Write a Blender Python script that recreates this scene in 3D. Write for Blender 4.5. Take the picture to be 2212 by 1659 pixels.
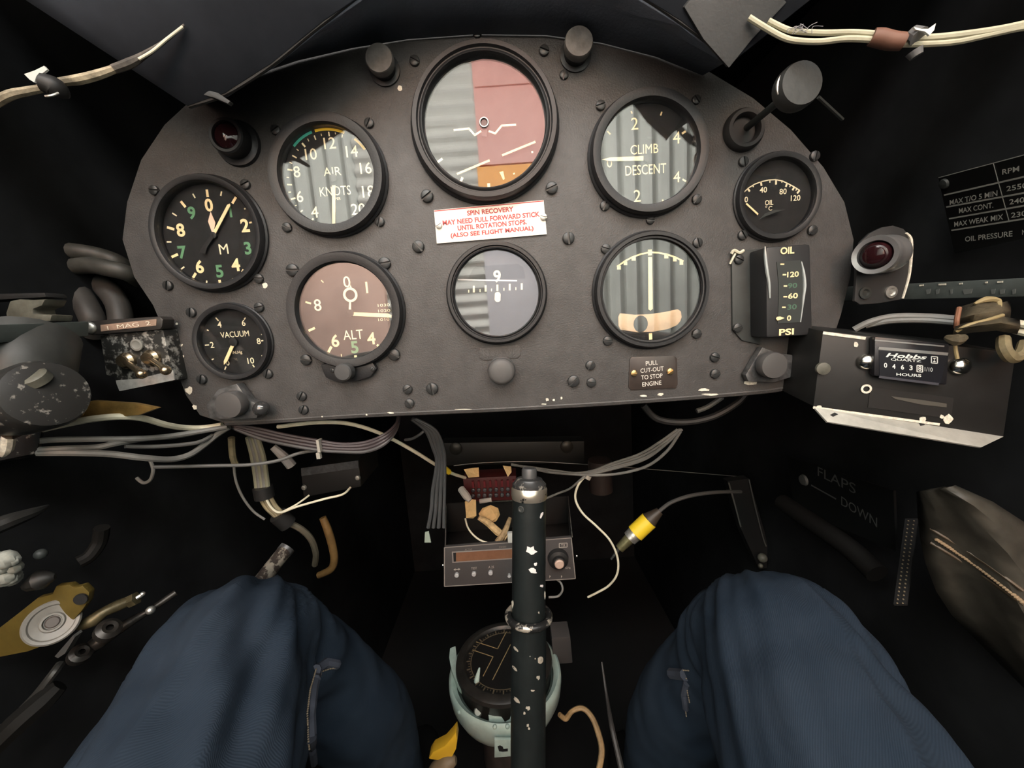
import bpy, bmesh, math, random
from mathutils import Vector, Matrix, noise
from mathutils.bvhtree import BVHTree

for o in list(bpy.data.objects):
    bpy.data.objects.remove(o, do_unlink=True)
scn = bpy.context.scene
COL = scn.collection
random.seed(7)
V = Vector

# ------------------------------------------------------------------ camera
IW, IH, F = 2212.0, 1659.0, 833.0
PITCH, ROLL = math.radians(8.7), math.radians(4.0)
DIST, CZ = 0.287, 1.90            # lens to panel plane (y = 0), lens height above hangar floor
CAM = V((0.0, -DIST, CZ))
_f = V((0, math.cos(PITCH), -math.sin(PITCH)))
_u0 = V((0, math.sin(PITCH), math.cos(PITCH)))
_r0 = V((1, 0, 0))
# image is rolled: panel's right side rides up in the frame
_r = _r0 * math.cos(ROLL) - _u0 * math.sin(ROLL)
_u = _u0 * math.cos(ROLL) + _r0 * math.sin(ROLL)
cd = bpy.data.cameras.new('camera')
cd.sensor_fit = 'HORIZONTAL'; cd.sensor_width = 36.0
cd.lens = 36.0 * F / IW
cd.clip_start = 0.005; cd.clip_end = 100
cam = bpy.data.objects.new('camera', cd); COL.objects.link(cam)
M3 = Matrix((_r, _u, -_f)).transposed()
cam.matrix_world = Matrix.Translation(CAM) @ M3.to_4x4()
scn.camera = cam

# ------------------------------------------------------------------ light
scn.view_settings.view_transform = 'Standard'
scn.view_settings.look = 'None'
scn.view_settings.gamma = 1.0
scn.view_settings.use_curve_mapping = False
scn.view_settings.exposure = -0.9
world = bpy.data.worlds.new('hangar_ambient'); scn.world = world
world.use_nodes = True
bg = world.node_tree.nodes['Background']
bg.inputs[0].default_value = (0.95, 0.98, 1.0, 1); bg.inputs[1].default_value = 0.12

def area(name, loc, target, sx, sy, watts, col):
    d = bpy.data.lights.new(name, 'AREA'); d.shape = 'RECTANGLE'
    d.size = sx; d.size_y = sy; d.energy = watts; d.color = col
    o = bpy.data.objects.new(name, d); COL.objects.link(o)
    o.location = loc
    o.rotation_euler = (V(target) - V(loc)).to_track_quat('-Z', 'Y').to_euler()
    return o
area('wall_fill_light', (-0.3, -2.4, CZ + 2.9), (-0.3, -4.9, CZ + 1.25), 3.2, 1.0, 3400, (1.0, 0.97, 0.93))  # added light aimed at the hangar wall to brighten bounce and reflections

area('overhead_fill_light', (0.2, -3.0, CZ + 3.3), (0.2, -3.4, CZ), 9.0, 1.4, 1000, (1.0, 0.97, 0.93))  # added overhead light to lift panel and legs, no known source

# ------------------------------------------------------------------ helpers
def ray(px, py):
    x = (px - IW / 2) / F; y = (IH / 2 - py) / F
    return _f + _r * x + _u * y
def at(px, py, Y=0.0):
    d = ray(px, py); return CAM + d * ((Y + DIST) / d.y)
def atx(px, py, X):
    d = ray(px, py); return CAM + d * (X / d.x)
def atz(px, py, Z):
    d = ray(px, py); return CAM + d * ((Z - CZ) / d.z)
def atd(px, py, D):
    return CAM + ray(px, py) * D
def mpp(px, py, Y=0.0):
    return (at(px + 1, py, Y) - at(px - 1, py, Y)).length / 2

def lin(c):
    return tuple(((v / 255) / 12.92 if v / 255 <= 0.04045 else (((v / 255) + 0.055) / 1.055) ** 2.4) for v in c)

MATS = {}
def mat(name, col, rough=0.6, metal=0.0, spec=0.4, bump=0.0, bscale=400, var=0.0, vscale=30, col2=None, thr=None, coat=0.0, emit=None):
    if name in MATS: return MATS[name]
    m = bpy.data.materials.new(name); m.use_nodes = True
    nt = m.node_tree; b = nt.nodes['Principled BSDF']
    b.inputs['Base Color'].default_value = (*col, 1)
    b.inputs['Roughness'].default_value = rough
    b.inputs['Metallic'].default_value = metal
    b.inputs['Specular IOR Level'].default_value = spec
    b.inputs['Coat Weight'].default_value = coat
    tc = nt.nodes.new('ShaderNodeTexCoord')
    if var or col2:
        n = nt.nodes.new('ShaderNodeTexNoise'); n.inputs['Scale'].default_value = vscale
        n.inputs['Detail'].default_value = 5; n.inputs['Roughness'].default_value = 0.65
        nt.links.new(tc.outputs['Object'], n.inputs['Vector'])
        r = nt.nodes.new('ShaderNodeValToRGB')
        c2 = col2 if col2 else tuple(min(1, c * (1 + var)) for c in col)
        c1 = col if col2 else tuple(c * (1 - var) for c in col)
        lo, hi = thr if thr else (0.35, 0.65)
        r.color_ramp.elements[0].position = lo; r.color_ramp.elements[1].position = hi
        r.color_ramp.elements[0].color = (*c1, 1); r.color_ramp.elements[1].color = (*c2, 1)
        nt.links.new(n.outputs['Fac'], r.inputs['Fac'])
        nt.links.new(r.outputs['Color'], b.inputs['Base Color'])
    if bump:
        n2 = nt.nodes.new('ShaderNodeTexNoise'); n2.inputs['Scale'].default_value = bscale
        n2.inputs['Detail'].default_value = 3
        nt.links.new(tc.outputs['Object'], n2.inputs['Vector'])
        bp = nt.nodes.new('ShaderNodeBump'); bp.inputs['Strength'].default_value = bump
        bp.inputs['Distance'].default_value = 0.001
        nt.links.new(n2.outputs['Fac'], bp.inputs['Height'])
        nt.links.new(bp.outputs['Normal'], b.inputs['Normal'])
    MATS[name] = m
    return m

def glass_mat(name, refl, tint=(1, 1, 1)):
    m = bpy.data.materials.new(name); m.use_nodes = True
    nt = m.node_tree; nt.nodes.clear()
    out = nt.nodes.new('ShaderNodeOutputMaterial')
    tr = nt.nodes.new('ShaderNodeBsdfTransparent'); tr.inputs[0].default_value = (*tint, 1)
    gl = nt.nodes.new('ShaderNodeBsdfGlossy'); gl.inputs['Roughness'].default_value = 0.0
    # Schlick reflectance of one glass surface
    ge = nt.nodes.new('ShaderNodeNewGeometry'); dt = nt.nodes.new('ShaderNodeVectorMath'); dt.operation = 'DOT_PRODUCT'
    nt.links.new(ge.outputs['Incoming'], dt.inputs[0]); nt.links.new(ge.outputs['Normal'], dt.inputs[1])
    def mth(op, a, b=None):
        n = nt.nodes.new('ShaderNodeMath'); n.operation = op
        for i, v in enumerate((a, b)):
            if v is None: continue
            if isinstance(v, (int, float)): n.inputs[i].default_value = v
            else: nt.links.new(v, n.inputs[i])
        return n.outputs[0]
    c_ = mth('ABSOLUTE', dt.outputs['Value'])
    pw = mth('POWER', mth('SUBTRACT', 1.0, c_), 5.0)
    fres = mth('ADD', mth('MULTIPLY', pw, 1.0 - refl), refl)
    mx = nt.nodes.new('ShaderNodeMixShader')
    nt.links.new(fres, mx.inputs[0]); nt.links.new(tr.outputs[0], mx.inputs[1])
    nt.links.new(gl.outputs[0], mx.inputs[2]); nt.links.new(mx.outputs[0], out.inputs[0])
    return m

PANEL = mat('panel_black_paint', (0.058, 0.055, 0.053), 0.55, spec=0.4, bump=0.35, bscale=900, var=0.14, vscale=60)
BEZEL = mat('bezel_black', (0.015, 0.015, 0.016), 0.42, spec=0.35, bump=0.1, bscale=900)
DIAL = mat('dial_black', (0.012, 0.012, 0.012), 0.7, spec=0.25, var=0.3, vscale=80)
SCREW = mat('screw_black', (0.035, 0.036, 0.036), 0.38, metal=0.3, spec=0.5)
LUME = mat('aged_lume', (0.86, 0.66, 0.36), 0.6, var=0.08, vscale=300)
LUMEP = mat('pale_lume', (0.80, 0.70, 0.47), 0.6)
GREEN = mat('dial_green_paint', (0.10, 0.24, 0.12), 0.6)
TEALP = mat('teal_arc_paint', (0.05, 0.36, 0.27), 0.5)
YELP = mat('yellow_arc_paint', (0.85, 0.55, 0.03), 0.5)
GLASS = glass_mat('instrument_glass', 0.042)
GLASSB = glass_mat('horizon_glass', 0.040)
SIDE = mat('cockpit_side_paint', (0.0125, 0.0132, 0.0140), 0.8, spec=0.04, var=0.3, vscale=12, bump=0.1, bscale=120)
HOODM = mat('coaming_leathercloth', (0.13, 0.15, 0.19), 0.6, spec=0.35, bump=0.2, bscale=500, var=0.15, vscale=25)
FLAPM = mat('coaming_flap_cloth', (0.035, 0.036, 0.036), 0.6, spec=0.3, bump=0.2, bscale=500)
CHIP = mat('bare_cream_chip', (0.62, 0.58, 0.48), 0.5, var=0.25, vscale=500)
ALU = mat('worn_aluminium', (0.55, 0.54, 0.50), 0.35, metal=0.85, spec=0.5, var=0.35, vscale=150, bump=0.2, bscale=300)
CHROME = mat('bright_metal', (0.75, 0.72, 0.66), 0.18, metal=1.0)
BRASS = mat('tarnished_brass', (0.45, 0.32, 0.15), 0.35, metal=0.9, var=0.3, vscale=200)
KNOB = mat('black_bakelite', (0.05, 0.05, 0.05), 0.5, spec=0.35, bump=0.15, bscale=300)
WIREW = mat('cream_wire', (0.58, 0.55, 0.42), 0.5, var=0.12, vscale=60)
WIREG = mat('grey_wire', (0.15, 0.15, 0.14), 0.5, var=0.15, vscale=60)
WIREK = mat('black_wire', (0.02, 0.02, 0.021), 0.5)
WIREP = mat('mauve_wire', (0.042, 0.032, 0.034), 0.5)
TAPE = mat('masking_tape', (0.62, 0.43, 0.20), 0.7, var=0.15, vscale=120)
BLACK = mat('plain_black', (0.014, 0.014, 0.014), 0.5, spec=0.35, bump=0.1, bscale=300)
DARKGREY = mat('dark_grey_paint', (0.035, 0.038, 0.036), 0.5, spec=0.35, var=0.2, vscale=40)

class B:
    """collects shapes; build() links them as one mesh object"""
    def __init__(s): s.v = []; s.f = []
    def add(s, vs, fs):
        k = len(s.v); s.v += [V(p) for p in vs]; s.f += [tuple(i + k for i in f) for f in fs]; return s
    def box(s, c, size, R=None):
        c = V(c); h = V(size) / 2
        vs = []
        for x in (-1, 1):
            for y in (-1, 1):
                for z in (-1, 1):
                    p = V((x * h.x, y * h.y, z * h.z))
                    vs.append(c + (R @ p if R else p))
        return s.add(vs, [(0, 1, 3, 2), (4, 6, 7, 5), (0, 4, 5, 1), (2, 3, 7, 6), (0, 2, 6, 4), (1, 5, 7, 3)])
    def hexa(s, a, b):
        """two quads of 4 points, front a and back b"""
        return s.add(list(a) + list(b), [(0, 1, 2, 3), (7, 6, 5, 4), (0, 4, 5, 1), (1, 5, 6, 2), (2, 6, 7, 3), (3, 7, 4, 0)])
    def lathe(s, prof, origin, axis=(0, -1, 0), n=48, closed=False):
        """prof = [(r, h)], h along axis"""
        ax = V(axis).normalized(); o = V(origin)
        e1 = ax.orthogonal().normalized(); e2 = ax.cross(e1)
        vs = []; fs = []; rows = []
        for r, h in prof:
            if r < 1e-7:
                rows.append([len(vs)]); vs.append(o + ax * h)
            else:
                row = []
                for i in range(n):
                    a = 2 * math.pi * i / n
                    row.append(len(vs)); vs.append(o + ax * h + (e1 * math.cos(a) + e2 * math.sin(a)) * r)
                rows.append(row)
        pairs = list(zip(rows, rows[1:]))
        if closed: pairs.append((rows[-1], rows[0]))
        for A, Bq in pairs:
            for i in range(n):
                j = (i + 1) % n
                if len(A) == 1 and len(Bq) == 1: continue
                if len(A) == 1: fs.append((A[0], Bq[i], Bq[j]))
                elif len(Bq) == 1: fs.append((A[i], Bq[0], A[j]))
                else: fs.append((A[i], Bq[i], Bq[j], A[j]))
        return s.add(vs, fs)
    def tube(s, pts, r, n=8, smooth=True, sub=6, cap=True):
        P = [V(p) for p in pts]
        R = list(r) if isinstance(r, (list, tuple)) else [r] * len(P)
        if smooth and len(P) > 2:
            Q = []; RR = []
            for i in range(len(P) - 1):
                p0 = P[max(i - 1, 0)]; p1 = P[i]; p2 = P[i + 1]; p3 = P[min(i + 2, len(P) - 1)]
                for k in range(sub):
                    t = k / sub
                    Q.append(0.5 * ((2 * p1) + (p2 - p0) * t + (2 * p0 - 5 * p1 + 4 * p2 - p3) * t * t + (3 * p1 - p0 - 3 * p2 + p3) * t ** 3))
                    RR.append(R[i] * (1 - t) + R[i + 1] * t)
            Q.append(P[-1]); RR.append(R[-1]); P, R = Q, RR
        vs = []; fs = []
        e = None
        for i, p in enumerate(P):
            d = (P[min(i + 1, len(P) - 1)] - P[max(i - 1, 0)])
            d = d.normalized() if d.length > 1e-9 else V((0, 0, 1))
            if e is None: e = d.orthogonal().normalized()
            e = (e - d * e.dot(d))
            e = e.normalized() if e.length > 1e-6 else d.orthogonal().normalized()
            g = d.cross(e)
            for k in range(n):
                a = 2 * math.pi * k / n
                vs.append(p + (e * math.cos(a) + g * math.sin(a)) * R[i])
        for i in range(len(P) - 1):
            for k in range(n):
                j = (k + 1) % n
                fs.append((i * n + k, i * n + j, (i + 1) * n + j, (i + 1) * n + k))
        if cap:
            fs.append(tuple(range(n - 1, -1, -1))); L = (len(P) - 1) * n
            fs.append(tuple(range(L, L + n)))
        return s.add(vs, fs)
    def prism(s, pts, vec):
        """polygon (3D points) extruded by vec"""
        n = len(pts); P = [V(p) for p in pts]; v = V(vec)
        return s.add(P + [p + v for p in P], [tuple(range(n)), tuple(range(2 * n - 1, n - 1, -1))] +
                     [(i, i + n, (i + 1) % n + n, (i + 1) % n) for i in range(n)])
    def ball(s, c, r, n=14, m=9, sq=(1, 1, 1), R=None):
        vs = []; fs = []; c = V(c)
        for i in range(m + 1):
            a = math.pi * i / m
            for k in range(n):
                b = 2 * math.pi * k / n
                p = V((math.sin(a) * math.cos(b) * sq[0], math.sin(a) * math.sin(b) * sq[1], math.cos(a) * sq[2])) * r
                vs.append(c + (R @ p if R else p))
        for i in range(m):
            for k in range(n):
                j = (k + 1) % n
                fs.append((i * n + k, (i + 1) * n + k, (i + 1) * n + j, i * n + j))
        return s.add(vs, fs)
    def build(s, name, material, parent=None, smooth=False, bevel=0.0, angle=35, bseg=2):
        root = parent
        while root is not None and root.parent is not None: root = root.parent
        if root is not None: org = V(root.location)
        else:
            lo = V((min(p.x for p in s.v), min(p.y for p in s.v), min(p.z for p in s.v)))
            hi = V((max(p.x for p in s.v), max(p.y for p in s.v), max(p.z for p in s.v)))
            org = V(((lo.x + hi.x) / 2, (lo.y + hi.y) / 2, lo.z))
        me = bpy.data.meshes.new(name)
        me.from_pydata([p - org for p in s.v], [], s.f)
        bm = bmesh.new(); bm.from_mesh(me)
        bmesh.ops.remove_doubles(bm, verts=bm.verts, dist=1e-7)
        bmesh.ops.recalc_face_normals(bm, faces=bm.faces)
        if bevel:
            es = [e for e in bm.edges if len(e.link_faces) == 2 and e.calc_face_angle(0) > math.radians(30)]
            bmesh.ops.bevel(bm, geom=es, offset=bevel, segments=bseg, affect='EDGES', profile=0.6, clamp_overlap=True)
        if smooth or bevel:
            for f in bm.faces: f.smooth = True
            for e in bm.edges:
                if len(e.link_faces) == 2 and e.calc_face_angle(0) > math.radians(angle): e.smooth = False
        bm.to_mesh(me); bm.free()
        me.materials.append(material)
        o = bpy.data.objects.new(name, me); COL.objects.link(o)
        if parent is not None: o.parent = parent
        else: o.location = org
        return o

def tag(o, label=None, cat=None, group=None, kind=None):
    if label: o['label'] = label
    if cat: o['category'] = cat
    if group: o['group'] = group
    if kind: o['kind'] = kind
    return o
def thing(name, loc, label, cat, group=None):
    o = bpy.data.objects.new(name, None); COL.objects.link(o)
    o.empty_display_size = 0.01; o.location = loc
    return tag(o, label, cat, group)

_tc = {}
def text_geo(s, bold=0.0):
    key = (s, bold)
    if key in _tc: return _tc[key]
    cu = bpy.data.curves.new('lettering', 'FONT'); cu.body = s; cu.resolution_u = 3; cu.offset = bold
    cu.align_x = 'CENTER'
    ob = bpy.data.objects.new('lettering', cu)
    me = bpy.data.meshes.new_from_object(ob)
    vs = [(v.co.x, v.co.y) for v in me.vertices]; fs = [tuple(p.vertices) for p in me.polygons]
    bpy.data.objects.remove(ob); bpy.data.meshes.remove(me); bpy.data.curves.remove(cu)
    xs = [v[0] for v in vs]; ys = [v[1] for v in vs]
    x0, x1, y0, y1 = min(xs), max(xs), min(ys), max(ys)
    vs = [((x - (x0 + x1) / 2), (y - (y0 + y1) / 2)) for x, y in vs]
    _tc[key] = (vs, fs, x1 - x0, y1 - y0)
    return _tc[key]
def text(b, s, c, h, w=None, ex=V((1, 0, 0)), ez=V((0, 0, 1)), bold=0.0, shear=0.0):
    """lettering centred on c, cap height h (and width w) in metres, on the plane ex / ez"""
    vs, fs, tw, th = text_geo(s, bold)
    k = h / th; kx = (w / tw) if w else k
    b.add([V(c) + ex * ((x + shear * y) * kx) + ez * (y * k) for x, y in vs], fs)
def ptext(b, s, px, py, hpx, Y, wpx=None, bold=0.0, rot=0.0, shear=0.0):
    m = mpp(px, py, Y)
    ex = V((math.cos(rot), 0, math.sin(rot))); ez = V((-math.sin(rot), 0, math.cos(rot)))
    text(b, s, at(px, py, Y), hpx * m, wpx * m if wpx else None, ex, ez, bold, shear)
def pline(b, pts, wpx, Y, w2=None, thick=0.0002):
    """printed or raised stroke along pixels on a plane of constant y"""
    P = [at(x, y, Y) for x, y in pts]; m = mpp(*pts[0], Y)
    for i in range(len(P) - 1):
        d = (P[i + 1] - P[i]).normalized(); n = V((-d.z, 0, d.x))
        wa = wpx * m / 2; wb = (w2 if w2 is not None else wpx) * m / 2
        if len(P) > 2: wb = wa
        ext = d * (wa * 0.3 if len(P) > 2 else 0)
        b.prism([P[i] - n * wa - ext, P[i + 1] - n * wb + ext, P[i + 1] + n * wb + ext, P[i] + n * wa - ext], (0, -thick, 0))
def ppoly(b, pts, Y, thick=0.0003):
    b.prism([at(x, y, Y) for x, y in pts], (0, -thick, 0))

# slotted screw: one mesh shared by all
def screw_mesh():
    b = B()
    b.lathe([(0, 0.0001), (1.0, 0.0001), (1.0, 0.28), (0, 0.28)], (0, 0, 0), n=18)
    for sg in (-1, 1):
        arc = [(math.asin(0.16) + (math.pi - 2 * math.asin(0.16)) * i / 8) for i in range(9)]
        lo = [V((math.cos(a), 0, sg * math.sin(a))) for a in arc]
        rows = []
        for k, h in ((1.0, 0.28), (0.93, 0.48), (0.70, 0.60)):
            rows.append([V((p.x * k, -h, (sg * max(0.16, abs(p.z) * k)))) for p in lo])
        vs = sum(rows, []); n = 9; fs = []
        for r in range(2):
            for i in range(n - 1): fs.append((r * n + i, r * n + i + 1, (r + 1) * n + i + 1, (r + 1) * n + i))
            fs.append((r * n + n - 1, r * n, (r + 1) * n, (r + 1) * n + n - 1))
        fs.append(tuple(range(2 * n, 3 * n)))
        b.add(vs, fs)
    me = bpy.data.meshes.new('screw')
    me.from_pydata(b.v, [], b.f)
    bm = bmesh.new(); bm.from_mesh(me); bmesh.ops.recalc_face_normals(bm, faces=bm.faces)
    for f in bm.faces: f.smooth = True
    for e in bm.edges:
        if len(e.link_faces) == 2 and e.calc_face_angle(0) > 0.7: e.smooth = False
    bm.to_mesh(me); bm.free(); me.materials.append(SCREW)
    return me
SCREW_ME = screw_mesh()
def screw(parent, px, py, rpx, ang=None, Y=0.0, m=None):
    o = bpy.data.objects.new('screw', SCREW_ME); COL.objects.link(o)
    o.parent = parent
    c = at(px, py, Y); r = rpx * mpp(px, py, Y)
    o.location = c - V(parent.location); o.scale = (r, r * 1.1, r)
    o.rotation_euler = (0, random.uniform(-1.5, 1.5) if ang is None else ang, 0)
    if m:
        me2 = SCREW_ME.copy(); me2.materials.clear(); me2.materials.append(m); o.data = me2
    return o
# ------------------------------------------------------------------ structure: cockpit shell
def struct(o): return tag(o, kind='structure')
def rel(x, y, z): return V((x, y, CZ + z))
WX = 0.335
struct(B().box(rel(0, -0.15, -0.735), (0.78, 2.0, 0.03)).build('floor', mat('floor_black', (0.004, 0.004, 0.004), 0.7, var=0.3, vscale=15)))
struct(B().box(rel(0, 0.80, -0.2), (0.78, 0.02, 1.1)).build('wall_front', SIDE))
for sg, nm in ((-1, 'wall_left'), (1, 'wall_right')):
    prof = [(-1.15, -0.73), (0.80, -0.73), (0.80, 0.30), (-0.03, 0.34), (-0.12, 0.72), (-0.23, 0.72), (-0.29, 0.26), (-0.38, -0.05), (-1.15, -0.05)]  # tall unseen section beside the panel is added to shade its ends
    b = B(); b.prism([rel(sg * WX, y, z) for y, z in prof], (sg * 0.02, 0, 0))
    struct(b.build(nm, SIDE))
struct(B().box(rel(0, 0.38, 0.31), (0.74, 0.86, 0.02)).build('ceiling', SIDE))
struct(B().box(rel(0, -1.16, -0.40), (0.74, 0.02, 0.70)).build('wall_back', SIDE))
# sill rails along the open sides
RAILM = mat('sill_grey_paint', (0.16, 0.16, 0.15), 0.55, var=0.2, vscale=20)
for sg, nm in ((-1, 'trim_1'), (1, 'trim_2')):
    b = B(); b.tube([rel(sg * 0.335, y, z) for y, z in ((-0.03, 0.34), (-0.12, 0.72), (-0.23, 0.72), (-0.29, 0.26), (-0.38, -0.035), (-0.55, -0.045), (-1.15, -0.045))], 0.007, n=10)
    struct(b.build(nm, RAILM, smooth=True))

# ------------------------------------------------------------------ structure: hangar behind the aircraft (seen in the instrument glasses)
HW = mat('hangar_corrugated_sheet', (0.44, 0.46, 0.42), 0.6, var=0.12, vscale=1.5)
SHUT = mat('hangar_shutter_slats', (0.46, 0.46, 0.42), 0.6, var=0.1, vscale=2)
def corrugated(name, x0, x1, z0, z1, Y, per, amp, m, vertical=True):
    b = B(); n = int(round((x1 - x0 if vertical else z1 - z0) / per)) * 8
    pts = []
    for i in range(n + 1):
        t = i / n; s = (x1 - x0 if vertical else z1 - z0) * t
        ph = (s / per) % 1.0
        h = amp * math.sin(2 * math.pi * ph)
        pts.append((s, h))
    for (s0, h0), (s1, h1) in zip(pts, pts[1:]):
        if vertical: q = [(x0 + s0, Y + h0, z0), (x0 + s1, Y + h1, z0), (x0 + s1, Y + h1, z1), (x0 + s0, Y + h0, z1)]
        else: q = [(x0, Y + h0, z0 + s0), (x1, Y + h0, z0 + s0), (x1, Y + h1, z0 + s1), (x0, Y + h1, z0 + s1)]
        b.add(q, [(0, 1, 2, 3)])
    return struct(b.build(name, m))
HY = -5.0
corrugated('wall_hangar_left', -7.0, -1.80, 0, CZ + 3.4, HY, 0.22, 0.05, HW)
corrugated('door_1', -1.80, -0.22, 0, CZ + 3.4, HY, 0.17, 0.03, SHUT, vertical=False)
corrugated('wall_hangar_right', 0.80, 7.0, 0, CZ + 3.4, HY, 0.22, 0.05, HW)
REDM = mat('faded_red_panel', (0.74, 0.38, 0.33), 0.6, var=0.12, vscale=1.5)
ORM = mat('orange_panel', (0.80, 0.36, 0.08), 0.6, var=0.1, vscale=2)
d2 = struct(B().box((0.29, HY, CZ + 2.72), (1.02, 0.06, 1.4)).build('reflection_panel', REDM))  # unseen red and orange panels added for the horizon glass reflections
B().box((0.29, HY + 0.01, CZ + 2.93), (0.98, 0.1, 0.05)).build('panel_rail', REDM, d2)
B().box((0.25, HY, CZ + 1.60), (1.0, 0.06, 0.80)).build('lower_panel', ORM, d2)
B().box((0.25, HY, (CZ + 1.2) / 2), (1.0, 0.06, CZ + 1.2)).build('phone_reflection_panel', mat('lavender_grey_panel', (0.42, 0.41, 0.43), 0.6), d2)  # added grey panel gives the phone's reflection in the direction indicator
PINKM = mat('dusty_pink_sheet', (0.68, 0.45, 0.36), 0.7, var=0.15, vscale=2)
struct(B().box((-2.1, HY + 0.8, (CZ + 0.9) / 2), (1.5, 0.1, CZ + 0.9)).build('hand_reflection_panel', PINKM, bevel=0.02))  # added pink panel stands in for the hand reflected in the altimeter
struct(B().box((0, -2.0, -0.05), (16, 14, 0.1)).build('ground', mat('hangar_concrete', (0.30, 0.29, 0.27), 0.8, var=0.15, vscale=1)))
struct(B().box((0, -2.0, CZ + 3.45), (16, 8, 0.06)).build('ceiling_hangar', mat('hangar_roof', (0.25, 0.26, 0.26), 0.8)))

# ------------------------------------------------------------------ instrument panel
OUT = [(275,520),(285,440),(315,350),(365,275),(430,215),(520,165),(640,125),(760,98),(880,80),(1030,70),(1180,72),(1300,88),(1420,118),(1520,158),(1620,218),(1700,285),(1770,365),(1815,440),(1835,520),(1828,600),(1808,680),(1785,750),(1762,796),(1720,828),(1650,842),(1400,862),(1100,880),(800,893),(560,908),(490,911),(440,895),(410,852),(390,800),(372,735),(340,660),(300,600)]
panel = thing('instrument_panel', at(1073, 885, 0.002), 'wide black painted metal instrument panel with arched top and chipped lower edge', 'panel')
b = B(); b.prism([at(x, y, 0.004) for x, y in OUT], (0, -0.004, 0))
b.build('panel_plate', PANEL, panel, bevel=0.0012)
# rolled lower lip
b = B(); b.tube([at(x, y, 0.003) for x, y in [(1720,828),(1650,842),(1400,862),(1100,880),(800,893),(560,908),(490,911)]], 0.0032, n=8)
b.build('lower_lip', PANEL, panel, smooth=True)
small = [(596.7,282),(798,267),(621,491.7),(820.7,479.5),(335,412),(531.6,399),(365,617),(560,602),(415,675),(561,664),(438,819),(580,807),
 (1297,229),(1503,217),(1306,445),(1504,431),(1308,538),(1505.7,525),(1312.5,736),(1504,721),(1604.6,350),(1758,338),(1603,508.5),(1753,498),
 (653,855.6),(657,884.6),(881,840.7),(885,871),(1275,789),(1277,826),(1543,771.6),(1543.6,807),(1031,51.5+22),(1218,163)]
for x, y in small: screw(panel, x, y, 10.5 if y > 220 else 9.5)
for x, y, r, a in [(896,133,11,.5),(1175,111,11,.4),(923,424.5,13.5,-.6),(1191.6,407,13,-.35),(904,533,13,.9),(1227.6,515,13,1.5),(633.5,584,13.5,.05),
                   (831.5,569.5,13.5,-.1),(662.5,777,12,.2),(852,766,13,.5),(934,839,13,1.4),(1238.5,823,13,-.75),(1404,476,9,.2)]:
    screw(panel, x, y, r, a)
# paint chips showing cream primer
def chip(b, cx, cy, rx, ry, Y=-0.00015, n=9, rot=0.0, seed=None):
    rnd = random.Random(seed if seed is not None else int(cx * 7 + cy * 13))
    pts = []
    for i in range(n):
        a = 2 * math.pi * i / n; k = rnd.uniform(0.6, 1.1)
        x = math.cos(a) * rx * k; y = math.sin(a) * ry * k
        pts.append((cx + x * math.cos(rot) - y * math.sin(rot), cy + x * math.sin(rot) + y * math.cos(rot)))
    ppoly(b, pts, Y, 0.0001)
for c in [(864,190,6,6.5),(572,616,6,6.5),(408,843,9,9),(421,880,6,7),(1390,855,10,3),(1427,852,7,4),(1521,842,13,4),(1532,852,20,2.5),(1182,863,4,4),(1196,864,3,3),(1175,873,6,1.5),(1213,860,3,3),(845,892,9,2.5),(792,896,3,2),(696,900,2,2),(1000,884,20,1.2),(1623,826,16,7),(1027,97,9,1.5),(382,700,3,3),(393,745,2,3),(396,770,2,3)]:
    b = B(); chip(b, *c); b.build('paint_chip', CHIP, panel)

# ------------------------------------------------------------------ coaming hood over the panel
hood = thing('coaming_hood', rel(0, -0.02, 0.15), 'dark blue-black padded coaming hood arching over the instrument panel', 'coaming')
A = [at(x, y, -0.002) for x, y in OUT[4:14]]
rim = [(-0.172,.135),(-0.150,.140),(-0.122,.153),(-0.09,.172),(-0.05,.192),(0.0,.200),(0.04,.195),(0.075,.180),(0.108,.160),(0.137,.138)]
Bm = [rel(x, -0.045, z) for x, z in rim]
def loft(b, rows, th=0.004):
    n = len(rows[0]); vs = sum([list(r) for r in rows], []); fs = []
    for i in range(len(rows) - 1):
        for k in range(n - 1): fs.append((i * n + k, i * n + k + 1, (i + 1) * n + k + 1, (i + 1) * n + k))
    return b.add(vs, fs)
def thicken(o, t, off=1.0):
    m = o.modifiers.new('thickness', 'SOLIDIFY'); m.thickness = t; m.offset = off
    return o
b = B(); mid = []
for p, q in zip(A, Bm): mid.append(p.lerp(q, 0.5) + V(((p.x + q.x) * 0.02, 0, 0.004)))
loft(b, [A, mid, Bm]); thicken(b.build('hood_skin', HOODM, hood, smooth=True, angle=70), 0.003, 0)
b = B(); b.tube(Bm, 0.0012, n=8); b.build('rim_piping', BLACK, hood, smooth=True)
# outer shoulders from the hood rim to the sills
for sg, idx in ((-1, range(0, 5)), (1, range(6, 10))):
    pts = [Bm[i] for i in idx]
    outer = [rel(sg * 0.335, -0.10, (p.z - CZ) + 0.10) for p in pts]
    b = B(); loft(b, [pts, [p.lerp(q, .5) + V((0, 0.0, 0.01)) for p, q in zip(pts, outer)], outer])
    thicken(b.build('hood_shoulder', mat('shoulder_cloth', (0.026, 0.030, 0.038), 0.7, spec=0.15, var=0.2, vscale=20), hood, smooth=True, angle=70), 0.003, 0)
b = B()
fl = [at(1478, 15, -0.05), at(1520, 85, -0.049), at(1575, 147, -0.048), at(1625, 85, -0.052), at(1700, 5, -0.056), at(1640, -60, -0.06), at(1540, -60, -0.055)]
b.prism(fl, (0, 0.003, 0.002)); b.build('hood_flap', FLAPM, hood, bevel=0.0006)
b = B()
fl = [at(405, 190, -0.046), at(440, 192, -0.047), at(470, 200, -0.048), at(497, 218, -0.049), at(492, 224, -0.049), at(463, 211, -0.048), at(436, 204, -0.047), at(408, 203, -0.046)]
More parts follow.
